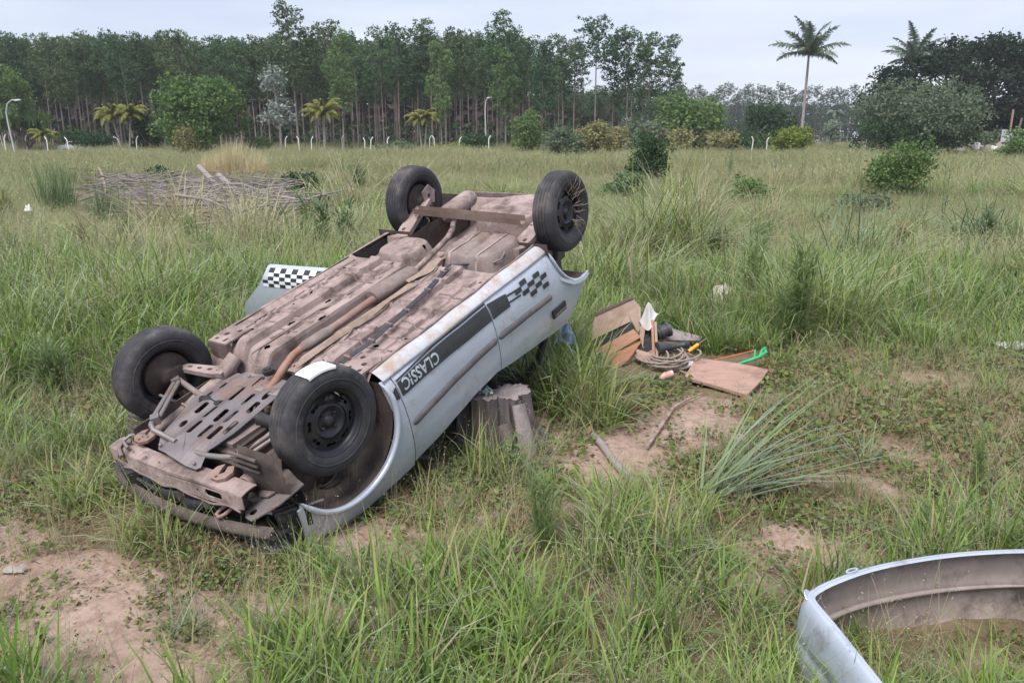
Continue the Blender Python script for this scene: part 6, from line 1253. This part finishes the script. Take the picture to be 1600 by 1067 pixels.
def feather(name, px, base, top, wpx, label, seed, stems=3, m='weed', leafw=.004, D=None):
    """upright weed: stems set all round with narrow leaves"""
    r = np.random.default_rng(seed); p = gpt(px, base) if D is None else at_y(px, base, D); H = (base - top) / FPX * p[1] * 1.04; Wd = wpx / FPX * p[1]; mb = MB(); parts = []
    for s in range(stems):
        a = r.random() * 6.28; off = Wd * .42 * r.random() * (stems > 1); hh = H * (1 if s == 0 else .65 + .35 * r.random()); pts = [Vector((math.cos(a) * off * t ** .7, math.sin(a) * off * t ** .7, hh * t)) for t in np.linspace(0, 1, 6)]; mb.tube(pts, list(np.linspace(H * .008, H * .002, 6)), 5, cap=False)
        nl = 42; t = .10 + .90 * r.random(nl); C = np.array([pts[0].lerp(pts[-1], float(k)) for k in t]); an = r.random(nl) * 6.28; L_ = Wd * .62 * (.4 + .9 * r.random(nl)) * (1.1 - .55 * t); el = .35 + .85 * r.random(nl)
        d = np.stack([np.cos(an) * np.cos(el), np.sin(an) * np.cos(el), np.sin(el)], 1); sd = np.stack([-np.sin(an), np.cos(an), np.zeros(nl)], 1) * (leafw * H * 1.2 + .0012)
        V = np.stack([C, C + d * (L_ * .5)[:, None] + sd, C + d * L_[:, None] - np.array([0, 0, .12]) * L_[:, None], C + d * (L_ * .5)[:, None] - sd], 1).reshape(-1, 3); parts.append((V, np.arange(4 * nl).reshape(-1, 4)))
    o = two_part(name, mb_mesh(mb, 'stem', m), mesh_np('leaves', *cat(parts), m), (p[0], p[1], gz1(p[0], p[1]) - .01), 0, tname='stem', cname='leaves'); tag(o, label, 'weed'); return o
r = np.random.default_rng(601); p = gpt(852, 872); parts = []; mb = MB()
for k in range(15):
    a = r.random() * 6.28; d = .075 * r.random() ** .5; h = .30 + .13 * r.random(); tip = Vector((math.cos(a) * d * 1.5, math.sin(a) * d * 1.5, h)); root = Vector((math.cos(a) * d * .4, math.sin(a) * d * .4, 0)); mb.tube([root, root.lerp(tip, .5), tip], [.003, .0025, .0015], 4, cap=False)
    v, q, _ = blades(34, .10, .0050, .004, r, (.25, .95), .35, 2); t = .12 + .88 * r.random(34); off = np.array([root.lerp(tip, float(u)) for u in t]); parts.append((v + np.repeat(off, len(v) // 34, 0), q))
o = two_part('feathery_weed', mb_mesh(mb, 'stem', 'weed'), mesh_np('leaves', *cat(parts), 'weed'), (p[0], p[1], gz1(p[0], p[1]) - .01), 0, tname='stem', cname='leaves'); tag(o, 'bushy feathery weed standing alone in front of the stump', 'weed')
feather('feathery_weed', 1168, 500, 332, 44, 'tall slim feathery weed behind the cream rag', 602, 7, leafw=.007)
feather('feathery_weed', 1240, 540, 362, 66, 'tall feathery weed next to the dense tussock', 603, 14, leafw=.006)
feather('feathery_weed', 1222, 545, 440, 60, 'shorter feathery weed at the foot of the tall one', 604, 12, leafw=.006)
feather('feathery_weed', 1522, 770, 646, 40, 'upright feathery weed on the leafy ground to the right', 605, 8, leafw=.006)
feather('feathery_weed', 1440, 838, 755, 34, 'short feathery weed behind the detached bumper', 606, 8, leafw=.006)
feather('feathery_weed', 85, 618, 508, 80, 'pale feathery weed clump left of the front wheel', 607, 16, leafw=.006)
feather('feathery_weed', 1472, 360, 262, 26, 'slim dark weed standing in the right field', 608, 2, 'reed')
feather('feathery_weed', 1138, 292, 238, 30, 'small dark weed below the yellowing thicket', 609, 3, 'reed')
feather('feathery_weed', 770, 292, 250, 22, 'thin weed in the field between the rear wheels', 610, 2)
feather('feathery_weed', 1250, 290, 238, 24, 'thin weed below the compact round shrub', 611, 2, 'reed')
feather('leafy_weed', 500, 400, 305, 60, 'leafy dark green weed behind the open door', 612, 5, 'reed', .012)
feather('leafy_weed', 545, 395, 318, 60, 'leafy weed just left of the far rear wheel', 613, 5, 'reed', .012)
feather('leafy_weed', 695, 330, 272, 44, 'leafy weed beside the far rear wheel', 614, 4, 'bush', .012, D=9.5)
feather('leafy_weed', 1620, 420, 330, 60, 'weed at the right edge of the field', 615, 4)
feather('leafy_weed', 70, 1010, 968, 26, 'tiny weed on the bare soil at lower left', 616, 4, 'bush', .012)
r = np.random.default_rng(660)
for i, (x, b_, t, w_) in enumerate(((20, 430, 370, 50), (60, 450, 385, 60), (130, 405, 350, 50), (205, 400, 340, 46), (330, 430, 368, 56), (395, 400, 350, 44), (440, 372, 325, 44), (300, 385, 335, 50), (8, 350, 300, 50), (560, 300, 258, 36), (480, 350, 300, 50), (950, 420, 360, 44), (1120, 420, 360, 44), (1330, 430, 372, 44), (1400, 400, 345, 44), (1540, 390, 330, 50), (1190, 395, 345, 40), (1580, 470, 410, 50))):
    feather('field_weed', x, b_, t, w_, 'leafy upright weed among the field grass beyond the wreck', 661 + i, 10, ('reed', 'weed', 'cassava')[i % 3], .010)['group'] = 'leafy weeds in the field grass'
bush('field_shrub', 1015, 290, 212, 68, None, 'bush_dark', 'rounded dark green shrub in the field right of the rear wheel', 'shrub', 620, 150, 14, .13, spread=.10, lobn=10)
bush('field_shrub', 1405, 312, 226, 90, None, 'bush', 'feathery light green shrub alone in the right field', 'shrub', 621, 150, 14, .12, spread=.13, lobn=14)
bush('field_shrub', 1170, 325, 278, 62, None, 'bush', 'small leafy shrub in the field beyond the tall weed', 'shrub', 622, 70, 12, .11, spread=.09)
bush('field_shrub', 1340, 345, 300, 90, None, 'bush_grey', 'sprawling grey green shrub below the feathery one', 'shrub', 623, 80, 12, .10, spread=.12)
bush('field_shrub', 975, 315, 270, 60, None, 'reed', 'low dark shrub just left of the rounded dark one', 'shrub', 624, 70, 12, .11, spread=.09)
bush('field_shrub', 250, 290, 262, 50, None, 'bush_dark', 'low dark shrub at the back of the branch heap', 'shrub', 625, 70, 12, .16, spread=.12)
bush('field_shrub', 470, 300, 272, 60, None, 'bush_dark', 'low dark shrub right of the branch heap', 'shrub', 626, 80, 12, .16, spread=.12)
bush('field_shrub', 405, 310, 288, 36, None, 'bush_grey', 'small grey shrub growing through the branch heap', 'shrub', 627, 50, 12, .12, spread=.1)
# seedling by the stump with a few broad leaves
# the field's air: a closed box of faint haze round everything
hz = MB(); hz.box((0, 440, 14), (1500, 960, 32)); hzo = hz.build('haze', 'haze'); tag(hzo, 'faint pale haze over the field', 'haze', kind='stuff')
r = np.random.default_rng(640); p = gpt(800, 742); sd_ = empty('seedling', (p[0], p[1], gz1(p[0], p[1]))); tag(sd_, 'small broad leaved seedling in front of the stump', 'seedling')
MB().tube([(0, 0, 0), (.01, 0, .12), (0, .01, .26)], [.005, .004, .003], 6).build('stem', 'bush', sd_)
for k in range(9):
    a = k * 2.4; z = .13 + .016 * k; l = .075; d = Vector((math.cos(a), math.sin(a), .25)); s = Vector((-math.sin(a), math.cos(a), 0)) * .028; c = Vector((0, 0, z))
    MB().add([c, c + d * l * .45 + s, c + d * l + Vector((0, 0, -.02)), c + d * l * .45 - s], [(0, 1, 2, 3)]).build('leaf', 'bush', sd_)
